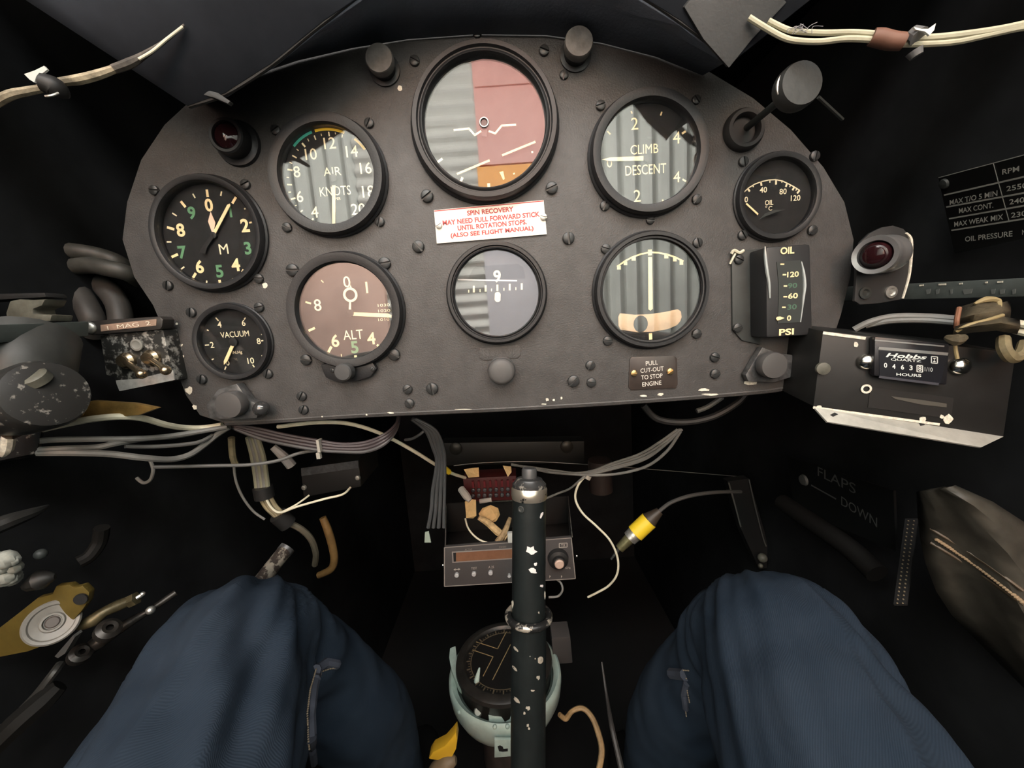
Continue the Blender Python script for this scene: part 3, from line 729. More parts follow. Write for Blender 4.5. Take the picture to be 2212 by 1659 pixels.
b.lathe([(10 * m_, 0.0003), (10 * m_, 0.0006), (5.5 * m_, 0.0006), (5.5 * m_, 0.0003)], V((c0.x, 0, c0.z)), n=18, closed=True); b.build('bare_hole_rim', ALU, panel)

# ------------------------------------------------------------------ wiring along the sills
def cable(name, pts, r, m, parent=None, label=None, cat='cable', group=None, n=8):
    b = B(); b.tube(pts, r, n=n); o = b.build(name, m, parent, smooth=True)
    if label: tag(o, label, cat, group)
    return o
hl = thing('wiring_harness', at(200, 170, -0.05), 'frayed cream wiring harness hanging at top left under the coaming', 'wiring')
old = mat('dirty_cream_sleeve', (0.26, 0.22, 0.15), 0.7, var=0.55, vscale=150, bump=0.4, bscale=300)
def yl_(x): return -0.056 - 0.036 * (1 - min(1, max(0, x / 400)))
cable('sleeve', [at(-420, 360, -0.125), at(-200, 300, -0.108), at(-30, 232, yl_(-30)), at(20, 206, yl_(20)), at(60, 197, yl_(60)), at(95, 190, yl_(95)), at(130, 178, yl_(130)), at(170, 172, yl_(170)), at(210, 162, yl_(210)), at(250, 148, yl_(250))], [0.0018, 0.0018, 0.00183, 0.00199, 0.00183, 0.00166, 0.00183, 0.00216, 0.00208, 0.00166], old, hl)
cable('sleeve_end', [at(245, 150, yl_(245)), at(280, 137, yl_(280)), at(310, 120, yl_(310)), at(345, 97, yl_(345)), at(372, 76, yl_(372)), at(398, 54, yl_(398))], [0.00199, 0.00216, 0.00149, 0.00091, 0.00083, 0.00058], mat('dark_sleeve', (0.07, 0.06, 0.05), 0.7, var=0.5, vscale=120), hl)
cable('bare_wire', [at(300, 128, yl_(300) - 0.00166), at(330, 110, yl_(330) - 0.00166), at(360, 85, yl_(360) - 0.00166), at(395, 58, yl_(395) - 0.00166)], 0.00066, WIREW, hl)
cl = thing('cable_clip', at(105, 215, yl_(105)), 'black cable clip with torn white tag on the top left harness', 'clip')
b = B(); b.tube([at(92, 178, yl_(92) - 0.00166), at(120, 190, yl_(120) - 0.00249), at(125, 205, yl_(125) - 0.00166)], [0.00398, 0.00456, 0.00373], n=12); b.build('clip_body', BLACK, cl, smooth=True)
b = B(); b.prism([at(x, y, yl_(x) - 0.00332) for x, y in [(52,160),(75,152),(95,142),(102,150),(95,156),(78,165),(74,178),(64,172)]], (0, 0.00083, 0)); tag(b.build('torn_tag', mat('white_tag', (0.62, 0.62, 0.58), 0.6), cl), 'torn white paper tag')
b = B(); b.tube([at(98, 208, yl_(98) - 0.00498), at(112, 206, yl_(112) - 0.00581), at(126, 201, yl_(126) - 0.00498)], 0.00050, n=6); b.build('bright_edge', ALU, cl)

hr = thing('wiring_harness', at(1900, 110, -0.05), 'cream twin wiring harness with brown tape hanging at top right', 'wiring')
def yr_(x): return -0.056 - 0.036 * min(1, max(0, (x - 1618) / 594))
cable('wire', [at(1618, 38, yr_(1618)), at(1650, 58, yr_(1650)), at(1690, 80, yr_(1690)), at(1720, 88, yr_(1720)), at(1770, 90, yr_(1770)), at(1830, 84, yr_(1830)), at(1885, 86, yr_(1885))], 0.00141, mat('dull_cream_wire', (0.42, 0.40, 0.29), 0.55, var=0.15, vscale=80), hr)
cable('wire', [at(1660, 45, yr_(1660)), at(1695, 62, yr_(1695)), at(1720, 68, yr_(1720)), at(1780, 71, yr_(1780)), at(1840, 70, yr_(1840)), at(1888, 73, yr_(1888))], 0.00133, mat('dull_cream_wire', (0.42, 0.40, 0.29), 0.55, var=0.15, vscale=80), hr)
cable('wire', [at(1950, 83, yr_(1950)), at(2010, 82, yr_(2010)), at(2080, 75, yr_(2080)), at(2150, 65, yr_(2150)), at(2200, 55, yr_(2200)), at(2260, 40, yr_(2260)), at(2500, -30, -0.115)], 0.00158, mat('dull_cream_wire', (0.42, 0.40, 0.29), 0.55, var=0.15, vscale=80), hr)
cable('wire', [at(1950, 96, yr_(1950)), at(2010, 95, yr_(2010)), at(2070, 90, yr_(2070)), at(2140, 75, yr_(2140)), at(2200, 62, yr_(2200)), at(2260, 52, yr_(2260)), at(2500, -15, -0.115)], 0.00125, mat('dull_cream_wire', (0.42, 0.40, 0.29), 0.55, var=0.15, vscale=80), hr)
cable('wire', [at(1950, 90, yr_(1950) + 0.00166), at(2010, 88, yr_(2010) + 0.00166), at(2090, 80, yr_(2090) + 0.00166), at(2160, 66, yr_(2160) + 0.00166), at(2230, 45, yr_(2230) + 0.00166)], 0.00100, WIREG, hr)
cable('tape_wrap', [at(1883, 80, yr_(1883)), at(1900, 82, yr_(1900)), at(1925, 88, yr_(1925)), at(1953, 90, yr_(1953))], [0.00349, 0.00390, 0.00382, 0.00357], mat('brown_tape', (0.16, 0.075, 0.05), 0.6, var=0.15, vscale=80), hr, n=14)
b = B()
rn = random.Random(5)
for i in range(9):
    x0 = 1700 + rn.uniform(0, 55); y0 = 68 + rn.uniform(-3, 6)
    b.tube([at(x0, y0, yr_(x0) - 0.00166), at(x0 + rn.uniform(-5, 20), y0 - rn.uniform(6, 16), yr_(x0) - 0.00249), at(x0 + rn.uniform(5, 40), y0 - rn.uniform(-4, 26), yr_(x0) - 0.00249)], 0.00015, n=4)
b.build('frayed_threads', mat('grey_lint', (0.25, 0.24, 0.25), 0.8), hr)
cl = thing('cable_clip', at(1975, 120, yr_(1975)), 'pale torn clip holding the top right harness', 'clip')
b = B(); b.tube([at(1970, 70, yr_(1970) - 0.00083), at(1985, 78, yr_(1985) - 0.00249)], [0.00291, 0.00373], n=10, smooth=False); b.tube([at(1975, 110, yr_(1975)), at(1980, 122, yr_(1980))], [0.00332, 0.00249], n=10, smooth=False); b.build('clip_body', mat('grey_clip', (0.14, 0.14, 0.14), 0.5), cl, smooth=True)
b = B(); b.prism([at(x, y, yr_(x) - 0.00498) for x, y in [(1974,58),(1990,62),(2005,62),(2022,50),(2018,65),(2008,76),(1998,68),(1978,64)]], (0, 0.00083, 0)); tag(b.build('torn_tag', MATS['white_tag'], cl), 'torn white paper tag')

# ------------------------------------------------------------------ left side of the cockpit
XL = -0.272
rl = thing('side_rail', atx(170, 735, XL), 'long grey metal rail along the left cockpit side', 'rail')
q = [(-250,710),(192,694),(192,726),(-250,760)]
fr = [at(x, y, yy) for (x, y), yy in zip(q, (-0.118, -0.038, -0.038, -0.118))]
b = B(); b.hexa(fr, [p + V((-0.02, 0.012, 0)) for p in fr]); b.build('rail_bar', mat('rail_grey_green', (0.055, 0.065, 0.062), 0.5, var=0.2, vscale=40), rl, bevel=0.001)
ms = thing('magneto_switch_box', at(300, 845, -0.012), 'worn metal magneto switch plate with two brass toggles beside the left panel edge', 'switch box')
ym = -0.012
b = B(); b.prism([at(x, y, ym) for x, y in [(216,727),(345,712),(352,690+22),(376,822),(258,846),(246,815),(229,810)]], (0, 0.02, 0)); b.build('plate', mat('worn_black_alloy', (0.03, 0.03, 0.028), 0.4, metal=0.3, col2=(0.36, 0.35, 0.32), vscale=170, thr=(0.50, 0.60)), ms, bevel=0.0008)
b = B(); b.prism([at(x, y, ym - .0012) for x, y in [(250,822),(300,818),(374,800),(376,821),(258,845),(252,830)]], (0, 0.001, 0)); b.build('bare_lip', mat('bare_lip_alloy', (0.5, 0.49, 0.46), 0.5, metal=0.3, var=0.25, vscale=120), ms)
lb = [(180,708),(186,697),(196,693),(345,683),(352,690),(350,706),(345,712),(196,724),(186,722)]
b = B(); b.prism([at(x, y, ym - .003) for x, y in lb], (0, 0.01, 0)); b.build('label_holder', mat('label_holder_black', (0.025, 0.022, 0.02), 0.4, spec=0.5), ms, bevel=0.0012)
b = B(); b.prism([at(x, y, ym - .0033) for x, y in [(217,702),(338,689),(337,703),(218,716)]], (0, 0.0006, 0)); b.build('label_strip', mat('pink_label', (0.28, 0.19, 0.14), 0.6, var=0.2, vscale=120), ms)
b = B(); ptext(b, '1  MAG  2', 278, 703, 8.5, ym - .0037, 95, 0.0, rot=math.radians(2.5)); b.build('label_lettering', mat('label_white', (0.7, 0.62, 0.5), 0.5), ms)
c = at(195, 708, ym - .003); B().ball(c, 0.0042, sq=(1, 0.6, 1)).build('rivet', ALU, ms, smooth=True)
c = at(297, 745, ym - .0005); B().lathe([(0.0042, 0), (0.0042, 0.001), (0.003, 0.0012), (0.002, 0.0006), (0, 0.0006)], c, n=18).build('plug', mat('dull_plug', (0.2, 0.2, 0.18), 0.5), ms, smooth=True)
for bx, by, tx, ty in ((278, 779, 306, 808), (331, 773, 358, 800)):
    base = at(bx, by, ym); tip = at(tx, ty, ym - 0.024)
    ax = (tip - base).normalized()
    tg = B(); tg.lathe([(0.0058, 0.0), (0.0058, 0.0022), (0.0050, 0.003), (0.0040, 0.004), (0.0038, 0.0055), (0, 0.006)], base, n=20)
    to = tg.build('toggle_collar', mat('bronze_toggle', (0.42, 0.33, 0.22), 0.25, metal=0.95, var=0.2, vscale=200), ms, smooth=True)
    B().tube([base - V((0, 0.003, 0)), base.lerp(tip, .75), tip], [0.0015, 0.0022, 0.0028], n=12, smooth=False).ball(tip, 0.0031).build('toggle_lever', MATS['bronze_toggle'], to, smooth=True)
# conduits behind the rail
cw = mat('ribbed_conduit', (0.04, 0.04, 0.035), 0.5, var=0.3, vscale=90)
cable('flexible_conduit', [at(60, 545, .03), at(110, 540, .03), at(160, 543, .03), at(215, 552, .035), at(260, 570, .04), at(290, 600, .06)], .0062, cw, None, 'upper grey flexible conduit curving beside the left panel edge', 'conduit', n=12)
cable('flexible_conduit', [at(130, 580, .03), at(190, 573, .03), at(235, 580, .03), at(275, 590, .035), at(300, 605, .05)], .0065, cw, None, 'shorter grey flexible conduit just below the upper one by the left panel edge', 'conduit', n=12)
dk = mat('dark_hose', (0.035, 0.033, 0.03), 0.55, var=0.2, vscale=60)
cable('rubber_hose', [at(120, 600, .04), at(155, 620, .035), at(180, 650, .03), at(200, 690, .025), at(206, 720, .03)], .0080, dk, None, 'dark rubber hose dropping behind the left rail, left of its pair', 'hose', n=12)
cable('rubber_hose', [at(190, 600, .05), at(230, 625, .045), at(255, 660, .04), at(262, 700, .035), at(262, 725, .04)], .0080, dk, None, 'dark rubber hose dropping behind the left rail, right of its pair', 'hose', n=12)
lv = thing('lever_bracket', at(60, 690, -0.05), 'dull olive metal lever bracket above the left rail at the frame edge', 'bracket')
b = B(); b.prism([at(x, y, -0.05) for x, y in [(12,676),(20,650),(40,646),(62,648),(98,646),(90,660),(70,668),(72,678),(112,680),(108,694),(60,697),(14,692)]], (0, 0.012, 0)); b.build('plate', mat('olive_metal', (0.09, 0.088, 0.07), 0.5, var=0.35, vscale=80), lv, bevel=0.001)
b = B(); b.prism([at(x, y, -0.045) for x, y in [(-250,640),(95,632),(100,642),(-250,662)]], (0, 0.012, 0)); b.build('upper_bar', BLACK, lv, bevel=0.001)
# throttle friction cylinder under the rail
th = thing('throttle_quadrant', at(60, 920, -0.05), 'fat black worn cylinder with brass band under the left rail', 'throttle')
yt = -0.065
b = B(); b.tube([at(60, 735, yt + .01), at(50, 800, yt), at(45, 850, yt), at(45, 895, yt)], [.022, .021, .020, .016], n=24, sub=4); b.build('body', mat('worn_black_cylinder', (0.035, 0.037, 0.035), 0.45, var=0.2, vscale=60), th, smooth=True)
b = B(); b.lathe([(0, -.0225), (.012, -.022), (.0175, -.02), (.0185, -.012), (.0185, .014), (.017, .018), (.010, .02), (0, .02)], at(66, 862, yt - .012), axis=(0.72, -0.25, 0.12), n=30); b.build('friction_drum', mat('scratched_black', (0.025, 0.025, 0.024), 0.4, col2=(0.20, 0.19, 0.17), vscale=200, thr=(0.60, 0.66)), th, smooth=True)
b = B(); b.tube([at(15, 848, yt - .02), at(28, 858, yt - .024), at(37, 873, yt - .025), at(33, 890, yt - .022), at(27, 905, yt - .016)], [.0012, .0022, .0026, .0022, .001], n=8); b.build('bright_edge', CHIP, th, smooth=True)
b = B(); b.lathe([(0.006, 0), (.006, .004), (.0045, .005), (0, .005)], at(85, 824, yt - .018), axis=(0, -.6, .8), n=18); b.build('screw_cap', MATS['olive_metal'], th, smooth=True)
br = mat('brass_sheet', (0.30, 0.19, 0.06), 0.4, metal=0.7, var=0.3, vscale=90)
b = B(); b.prism([at(x, y, -0.04) for x, y in [(125,868),(160,872),(200,866),(290,872),(340,882),(300,897),(215,905),(160,902),(130,898)]], (0, 0.004, 0)); b.build('brass_strip', br, th, bevel=0.0008)
b = B(); b.prism([at(x, y, -0.052) for x, y in [(128,868),(150,872),(163,890),(160,902),(138,900),(128,890)]], (0, 0.006, 0)); b.build('brass_tab', mat('yellow_brass', (0.48, 0.30, 0.07), 0.4, metal=0.6), th, bevel=0.0008)
b = B(); b.tube([at(118, 838, -0.055), at(135, 850, -0.055), at(155, 872, -0.053), at(165, 890, -0.05)], .0019, n=8); b.build('drag_wire', mat('dull_cream', (0.35, 0.31, 0.2), 0.5), th, smooth=True)
b = B(); b.tube([at(0, 870, -.075), at(18, 890, -.075), at(22, 925, -.075), at(28, 935, -.07), at(70, 915, -.06), at(120, 905, -.05)], [.006, .005, .004, .0035, .003, .002], n=10); b.build('copper_bracket', mat('dull_copper', (0.13, 0.08, 0.05), 0.45, metal=0.4, var=0.3, vscale=80), th, smooth=True)
cable('thin_rod', [at(-10, 800, -.08), at(8, 770, -.07), at(16, 742, -.06)], .0016, WIREW, None, 'short cream rod end under the left rail at the frame edge', 'rod')

# wiring clamp and the loom running from it to the panel
wc = thing('wiring_clamp', at(50, 1000, -0.06), 'scuffed black wiring clamp at the left frame edge holding grey wires', 'clamp')
b = B(); b.hexa([at(-120, 950, -.075), at(95, 920, -.055), at(80, 980, -.055), at(-120, 1020, -.075)], [at(-120, 938, -.052), at(99, 915, -.040), at(86, 985, -.040), at(-120, 1022, -.052)])
b.build('clamp_block', mat('scuffed_clamp', (0.02, 0.02, 0.02), 0.4, col2=(0.32, 0.31, 0.28), vscale=160, thr=(0.56, 0.62)), wc, bevel=0.002)
b = B(); b.tube([at(12, 920, -.07), at(18, 945, -.071), at(14, 970, -.071), at(5, 985, -.07)], [.0012, .0028, .0028, .001], n=8); b.build('bright_edge', CHIP, wc, smooth=True)
LW = [([(90,927,-.055),(140,916,-.05),(200,905,-.045),(260,900,-.04),(310,904,-.03),(360,918,-.015),(400,924,0),(440,924,.01),(480,918,.012)], .0021, WIREW, 'pale cream wire arching highest from the left clamp to the panel corner'),
      ([(85,953,-.055),(120,950,-.05),(200,949,-.04),(280,948,-.03),(350,944,-.015),(420,934,.0),(490,922,.012)], .0019, WIREG, 'grey wire running almost straight from the left clamp to the panel corner'),
      ([(85,972,-.055),(150,969,-.05),(210,966,-.04),(250,958,-.035),(310,948,-.02),(380,942,-.005),(470,925,.014)], .0020, WIREG, 'grey wire crossing the loom midway between left clamp and panel'),
      ([(82,978,-.055),(160,978,-.05),(240,981,-.04),(310,989,-.03),(370,992,-.015),(410,982,-.005),(440,962,.005),(470,938,.012),(495,922,.014)], .0022, WIREG, 'thick grey wire sagging lowest from the left clamp'),
      ([(270,964,-.03),(320,965,-.02),(380,962,-.01),(430,955,.0),(460,940,.01)], .0015, mat('dark_grey_wire', (0.09, 0.09, 0.085), 0.5), 'dark grey wire short length inside the left loom'),
      ([(330,1009,-.01),(390,1008,0),(460,1006,.01),(540,1004,.015),(600,995,.02),(650,978,.025),(700,972,.03)], .0014, MATS['dark_grey_wire'], 'thin dark wire running under the loom toward the black box')]
for pts, r, m, lab in LW: cable('loom_wire', [at(*p) for p in pts], r, m, None, lab, 'wire', 'wires from the left clamp')
cable('hanging_loop', [at(325, 995, -.01), at(331, 1015, -.01), at(325, 1036, -.01), at(310, 1043, -.01), at(295, 1032, -.01)], .0012, WIREG, None, 'small drooping wire loop below the left loom', 'wire')
# mauve loom under the panel's left half
yb = 0.02
ml = thing('cable_loom', at(700, 985, yb), 'mauve cable loom sagging under the lower left panel edge with a nylon tie', 'wiring')
for dy, r, m in ((0, .0017, WIREP), (7, .0016, WIREP), (14, .0017, mat('grey_mauve_wire', (0.058, 0.055, 0.055), 0.5)), (-6, .0013, WIREP)):
    cable('wire', [at(500, 918 + dy * .3, yb), at(560, 932 + dy, yb), at(620, 946 + dy, yb), at(690, 958 + dy, yb), at(740, 964 + dy * .8, yb), at(790, 961 + dy, yb), at(830, 945 + dy, yb), at(855, 920 + dy * .6, yb + .01), at(862, 895, yb + .02)], r, m, ml)
b = B(); b.box(at(691, 962, yb - .002), (.0022, .006, .010)); b.box(at(689, 984, yb - .003), (.003, .003, .005)); b.build('cable_tie', mat('nylon_tie', (0.30, 0.28, 0.24), 0.5), ml)
cable('white_wire', [at(600, 922, yb + .005), at(680, 913, yb + .005), at(745, 914, yb + .01), at(800, 928, yb + .02), at(850, 950, yb + .035), at(900, 978, yb + .05), at(940, 1003, yb + .07), at(975, 1022, yb + .09), at(1005, 1032, yb + .11)], .0017, WIREW, None, 'cream wire slanting down from the panel to the terminal block', 'wire')
cable('yellow_sleeve', [at(958, 1010, yb + .078), at(970, 1020, yb + .087)], .003, YELP, None, 'short yellow sleeve on the slanting cream wire', 'sleeve')
gl_ = thing('cable_loom', at(945, 1150, 0.05), 'grey cable loom hanging down left of the radio', 'wiring')
for dx, r in ((0, .0018), (7, .0017), (14, .0018), (21, .0015)):
    cable('wire', [at(890 + dx * .4, 905, .03), at(920 + dx, 930, .035), at(937 + dx, 970, .04), at(944 + dx * .8, 1000, .045), at(935 + dx * 1.2, 1060, .05), at(932 + dx * 1.3, 1100, .05), at(925 + dx * 1.6, 1140, .05)], r, mat('loom_grey', (0.038, 0.040, 0.041), 0.5), gl_)
b = B(); b.prism([at(x, y, .05) for x, y in [(918,1150),(926,1148),(931,1172),(917,1172)]], (0, 0.001, 0)); b.build('tag_end', mat('grey_green_tag', (0.2, 0.24, 0.2), 0.6), gl_)
cable('loom_branch', [at(875, 950, .04), at(890, 948, .035), at(905, 940, .03), at(915, 932, .03)], .0012, MATS['loom_grey'], gl_)

# black box with a data plate, below the panel
bb = thing('black_junction_box', at(712, 1060, 0.09), 'black junction box with an embossed plate hanging under the left panel half', 'box')
q = [(650,1020),(775,993),(780,1052),(655,1075)]; fr = [at(x, y, .085) for x, y in q]
b = B(); b.hexa(fr, [p + V((0.002, 0.05, 0.004)) for p in fr]); b.build('case', mat('box_black', (0.007, 0.007, 0.007), 0.5), bb, bevel=0.0015)
b = B(); pl_ = [at(x, y, .0845) for x, y in [(651,1011),(774,994),(775,1010),(652,1028)]]; b.prism(pl_, (0, -0.0008, 0)); b.build('data_plate', mat('dull_plate', (0.04, 0.042, 0.045), 0.45, var=0.4, vscale=200), bb)
b = B()
for x, y in ((657,1053),(773,1032)): b.lathe([(.0028, 0), (.0022, .0015), (0, .002)], at(x, y, .084), n=12)
b.build('bolt', ALU, bb, smooth=True)
# cable bundle left of it
cb = thing('cable_bundle', at(570, 1140, 0.06), 'tan and grey cable bundle taped in black hanging under the panel', 'wiring')
tan = mat('tan_cable', (0.20, 0.17, 0.10), 0.55, var=0.3, vscale=120)
for dx in (0, 6, 12, 18, 24):
    cable('cable', [at(535 + dx * .9, 945, .05), at(545 + dx, 985, .055), at(552 + dx, 1030, .06), at(556 + dx, 1065, .06)], .0021, WIREG if dx % 12 else mat('olive_cable', (0.2, 0.2, 0.14), 0.5), cb)
cable('tape_wrap', [at(567, 1052, .06), at(572, 1075, .06)], .0085, BLACK, cb, n=14)
for dx in (0, 7, 14, 21):
    cable('cable', [at(563 + dx, 1075, .06), at(575 + dx, 1095, .06), at(588 + dx, 1108, .06), at(605 + dx * .6, 1122, .06)], .0022, tan, cb)
cable('tape_wrap', [at(600, 1112, .06), at(622, 1132, .065)], .008, BLACK, cb, n=14)
cable('cable', [at(620, 1128, .065), at(650, 1143, .07), at(672, 1165, .075), at(682, 1195, .08), at(680, 1220, .085)], .003, mat('dark_tan', (0.08, 0.07, 0.05), 0.5), cb)
cable('cable', [at(500, 945, .05), at(503, 985, .052), at(510, 1005, .054)], .0028, tan, cb)
cable('thin_wire', [at(505, 1005, .05), at(510, 1040, .05), at(525, 1075, .052), at(548, 1105, .055), at(572, 1122, .056)], .0011, WIREG, cb)
cable('thin_wire', [at(572, 1070, .055), at(585, 1095, .055), at(605, 1107, .055), at(640, 1095, .058), at(700, 1078, .065), at(740, 1068, .07), at(757, 1053, .08)], .0011, WIREW, cb)
cable('thin_wire', [at(607, 1107, .056), at(640, 1090, .06), at(668, 1070, .07)], .0009, WIREW, cb)
b = B(); b.tube([at(590, 965, .045), at(612, 985, .047), at(630, 1006, .05)], [.003, .0042, .0045], n=10); b.build('connector', mat('dull_white_connector', (0.22, 0.21, 0.2), 0.5), cb, smooth=True)
cable('amber_hose', [at(697, 1118, .10), at(708, 1145, .10), at(718, 1180, .10), at(722, 1210, .10), at(714, 1230, .10), at(688, 1243, .10)], [.0035, .0042, .0042, .004, .004, .0035], mat('amber_rubber', (0.13, 0.075, 0.026), 0.45, var=0.3, vscale=90), None, 'curved amber hose hanging in the left footwell', 'hose', n=12)
pt = thing('pedal_tube', at(580, 1260, 0.03), 'worn bare metal tube end beside the left knee', 'tube')
b = B(); b.tube([at(615, 1190, .03), at(580, 1235, .01), at(540, 1290, -.02)], .0062, n=16); b.build('tube_body', mat('flaking_metal', (0.05, 0.04, 0.035), 0.35, metal=0.4, col2=(0.30, 0.27, 0.22), vscale=150, thr=(0.48, 0.55)), pt, smooth=True)
b = B(); b.tube([at(622, 1182, .033), at(612, 1194, .029)], .0066, n=16, smooth=False); b.build('end_ring', MATS['worn_bracket'], pt, smooth=True)
# ------------------------------------------------------------------ right side of the cockpit
class Plane:
    """a flat face in the scene given by three pixels and their y"""
    def __init__(s, a, b_, c):
        P = [at(*a), at(*b_), at(*c)]
        s.p = P[0]; s.n = (P[1] - P[0]).cross(P[2] - P[0]).normalized()
        if s.n.dot(CAM - s.p) < 0: s.n = -s.n
    def __call__(s, px, py, up=0.0):
        d = ray(px, py); t = (s.p + s.n * up - CAM).dot(s.n) / d.dot(s.n); return CAM + d * t
    def text(s, b, st, px, py, hpx, wpx, slope, up=0.0004, bold=0.0, shear=0.0):
        c = s(px, py, up); e = s(px + 10, py + 10 * slope, up) - c; v = s(px, py - 10, up) - c
        ex = e.normalized(); ez = v.normalized()
        L = math.sqrt(1 + slope * slope)
        text(b, st, c, hpx * v.length / 10, wpx * e.length / (10 * L) if wpx else None, ex, ez, bold, shear)
    def poly(s, b, pts, up, th): b.prism([s(x, y, up) for x, y in pts], -s.n * th)
    def line(s, b, p, q, w, up, th=0.0001):
        A, C = s(*p, up), s(*q, up); d = (C - A).normalized(); n = d.cross(s.n).normalized() * (w * mpp(*p, A.y) / 2)
        b.prism([A - n, C - n, C + n, A + n], -s.n * th)

rr_ = thing('side_rail', at(2000, 650, -0.02), 'long dark green-grey rail along the right cockpit side with rubbed lettering', 'rail')
q = [(1775,622),(2260,598),(2260,640),(1775,652)]
fr = [at(x, y, yy) for (x, y), yy in zip(q, (0.062, -0.070, -0.070, 0.062))]
b = B(); b.hexa(fr, [p + V((0.02, 0.012, 0)) for p in fr]); b.build('rail_bar', MATS['rail_grey_green'], rr_, bevel=0.001)
pr = Plane((1775,622,.062),(2260,598,-.070),(2260,640,-.070))
b = B()
for i, (x, w) in enumerate(((2005,10),(2025,8),(2055,6),(2090,22),(2145,10),(2165,12),(2190,8))): pr.poly(b, [(x - w/2, 626), (x + w/2, 624), (x + w/3, 634), (x - w/3, 636)], 0.0004, 0.0003)
b.build('rubbed_marks', mat('rub_grey', (0.11, 0.12, 0.115), 0.5), rr_)
for x, w in ((2035,16),(1990,9),(2075,7),(2160,12),(2130,5)):
    b = B(); pr.poly(b, [(x - w/2, 615 - (x - 2000) * .045), (x + w/2, 614 - (x - 2000) * .045), (x + w/2, 617.5 - (x - 2000) * .045), (x - w/2, 618 - (x - 2000) * .045)], 0.0005, 0.0004); b.build('paint_chip', CHIP, rr_)

lb_ = thing('lamp_bracket', at(1905, 655, -0.012), 'upright black bracket with chromed red indicator lamp on the right rail', 'indicator lamp')
b = B(); b.prism([at(x, y, -0.012) for x, y in [(1846,650),(1850,600),(1851,545),(1860,522),(1880,503),(1905,491),(1930,487),(1952,494),(1966,510),(1970,525),(1966,590),(1952,646),(1900,655),(1858,658)]], (0, 0.0022, 0)); b.build('bracket_plate', mat('bracket_black', (0.03, 0.03, 0.03), 0.45, spec=0.4), lb_, bevel=0.0006)
b = B(); b.tube([at(1957,503,-.0125), at(1968,518,-.0125), at(1968,560,-.0125), at(1963,600,-.0125), at(1950,645,-.0125)], [.0006, .0010, .0009, .0008, .0007], n=6); b.build('bare_edge', CHIP, lb_, smooth=True)
base = at(1917, 549, -0.012); fro = at(1889, 551, -0.027); ax = (fro - base).normalized(); L = (fro - base).length
B().lathe([(.0126, 0), (.0126, L * .25), (.0112, L * .35), (.0112, L * .8), (.0124, L * .88), (.0119, L), (.0092, L * .98), (.0086, L * .85)], base, ax, n=36).build('chrome_bezel', mat('satin_chrome', (0.50, 0.50, 0.50), 0.28, metal=0.8, spec=0.6), lb_, smooth=True)
B().lathe([(.0088, L * .8), (.0080, L * .95), (.0055, L * 1.1), (0, L * 1.17)], base, ax, n=28).build('lens', REDLENS, lb_, smooth=True)
for x, y in ((1867, 633), (1923, 631)):
    B().lathe([(.0042, 0), (.0042, .0012), (.0026, .0014), (.0018, .0004), (0, .0004)], at(x, y, -.012), n=18).build('hollow_rivet', ALU if x > 1900 else DARKGREY, lb_, smooth=True)

lp = thing('limitations_placard', at(2130, 530, -0.02), 'black engine limitations placard with white ruled table on the right side', 'placard')
pp = Plane((2027,382,0.0),(2065,545,0.0),(2260,325,-0.062))
b = B(); pp.poly(b, [(2027,384),(2260,322),(2290,498),(2062,548)], 0.0, 0.0015); b.build('plate', mat('placard_black', (0.008, 0.008, 0.008), 0.35, spec=0.4), lp)
b = B()
for x1, y1, x2, y2 in ((2027,384,2260,322),(2039,421.7,2260,371),(2044,447.5,2260,408),(2050,472.7,2260,436),(2055,498,2260,465),(2145,352,2180,480)): pp.line(b, (x1, y1), (x2, y2), 3 if y1 > 390 else 1.5, 0.0003)
b.build('ruled_lines', mat('placard_line', (0.36, 0.36, 0.33), 0.5), lp)
b = B()
for st, x, y, w, sl in (('RPM',2183,368,38,-.22),('MAX T/O 5 MIN',2100,428,106,-.2),('2550',2196,404,46,-.19),('MAX CONT.',2107,449.5,76,-.175),('2400',2202,433,46,-.17),('MAX WEAK MIX',2111,477,108,-.16),('2300',2206,462,46,-.15),('OIL PRESSURE',2133,511,104,-.12),('NORMAL',2232,499,50,-.12)):
    pp.text(b, st, x, y, 11.5, w, sl, 0.0003, 0.01)
b.build('lettering', mat('placard_white_dim', (0.50, 0.50, 0.45), 0.5), lp)
c = pp(2040, 397, 0.0003); B().lathe([(.0036, 0), (.003, .0012), (0, .0018)], c, pp.n, n=14).build('rivet', DARKGREY, lp, smooth=True)

# hour meter box
hb = thing('hour_meter_box', at(1960, 960, -0.05), 'black metal box with hour meter and bare bent lower lip on the right', 'hour meter')
ph = Plane((1778,715,-0.034),(1757,878,-0.034),(2165,943,-0.060))
fq = [ph(1778,715), ph(2195,762), ph(2168,945), ph(1757,878)]
b = B(); b.hexa(fq, [p + V((0.004, 0.045, 0.006)) for p in fq]); b.build('box_front', mat('hour_box_black', (0.011, 0.011, 0.0105), 0.45, spec=0.4, var=0.2, vscale=60), hb, bevel=0.0006)
lipq = [ph(1757,878), ph(2168,943)]
l2 = [at(1787,911,-0.043), at(2120,966,-0.066)]
b = B(); b.prism([lipq[0], lipq[1], l2[1], l2[0]], (0, 0.0008, -0.0008)); b.build('bent_lip', mat('lip_aluminium', (0.48, 0.47, 0.42), 0.5, metal=0.5, var=0.15, vscale=60), hb)
pL = Plane((1757,878,-0.034), (2168,943,ph(2168,943).y), (1787,911,-0.043))
b = B()
for pts in ([(1793,896),(1803,891),(1811,895),(1800,900)], [(1900,912),(1920,912),(1940,915),(1949,927),(1935,922),(1915,919),(1902,918)], [(1830,900),(1838,899),(1841,908),(1832,907)], [(1985,911),(1995,910),(1998,918),(1988,920)]): pL.poly(b, pts, 0.0004, 0.0002)
b.build('dark_paint_patch', BLACK, hb)
b = B(); ph.line(b, (1778,719), (1870,731), 6, 0.0006); b.build('bare_top_edge', CHIP, hb)
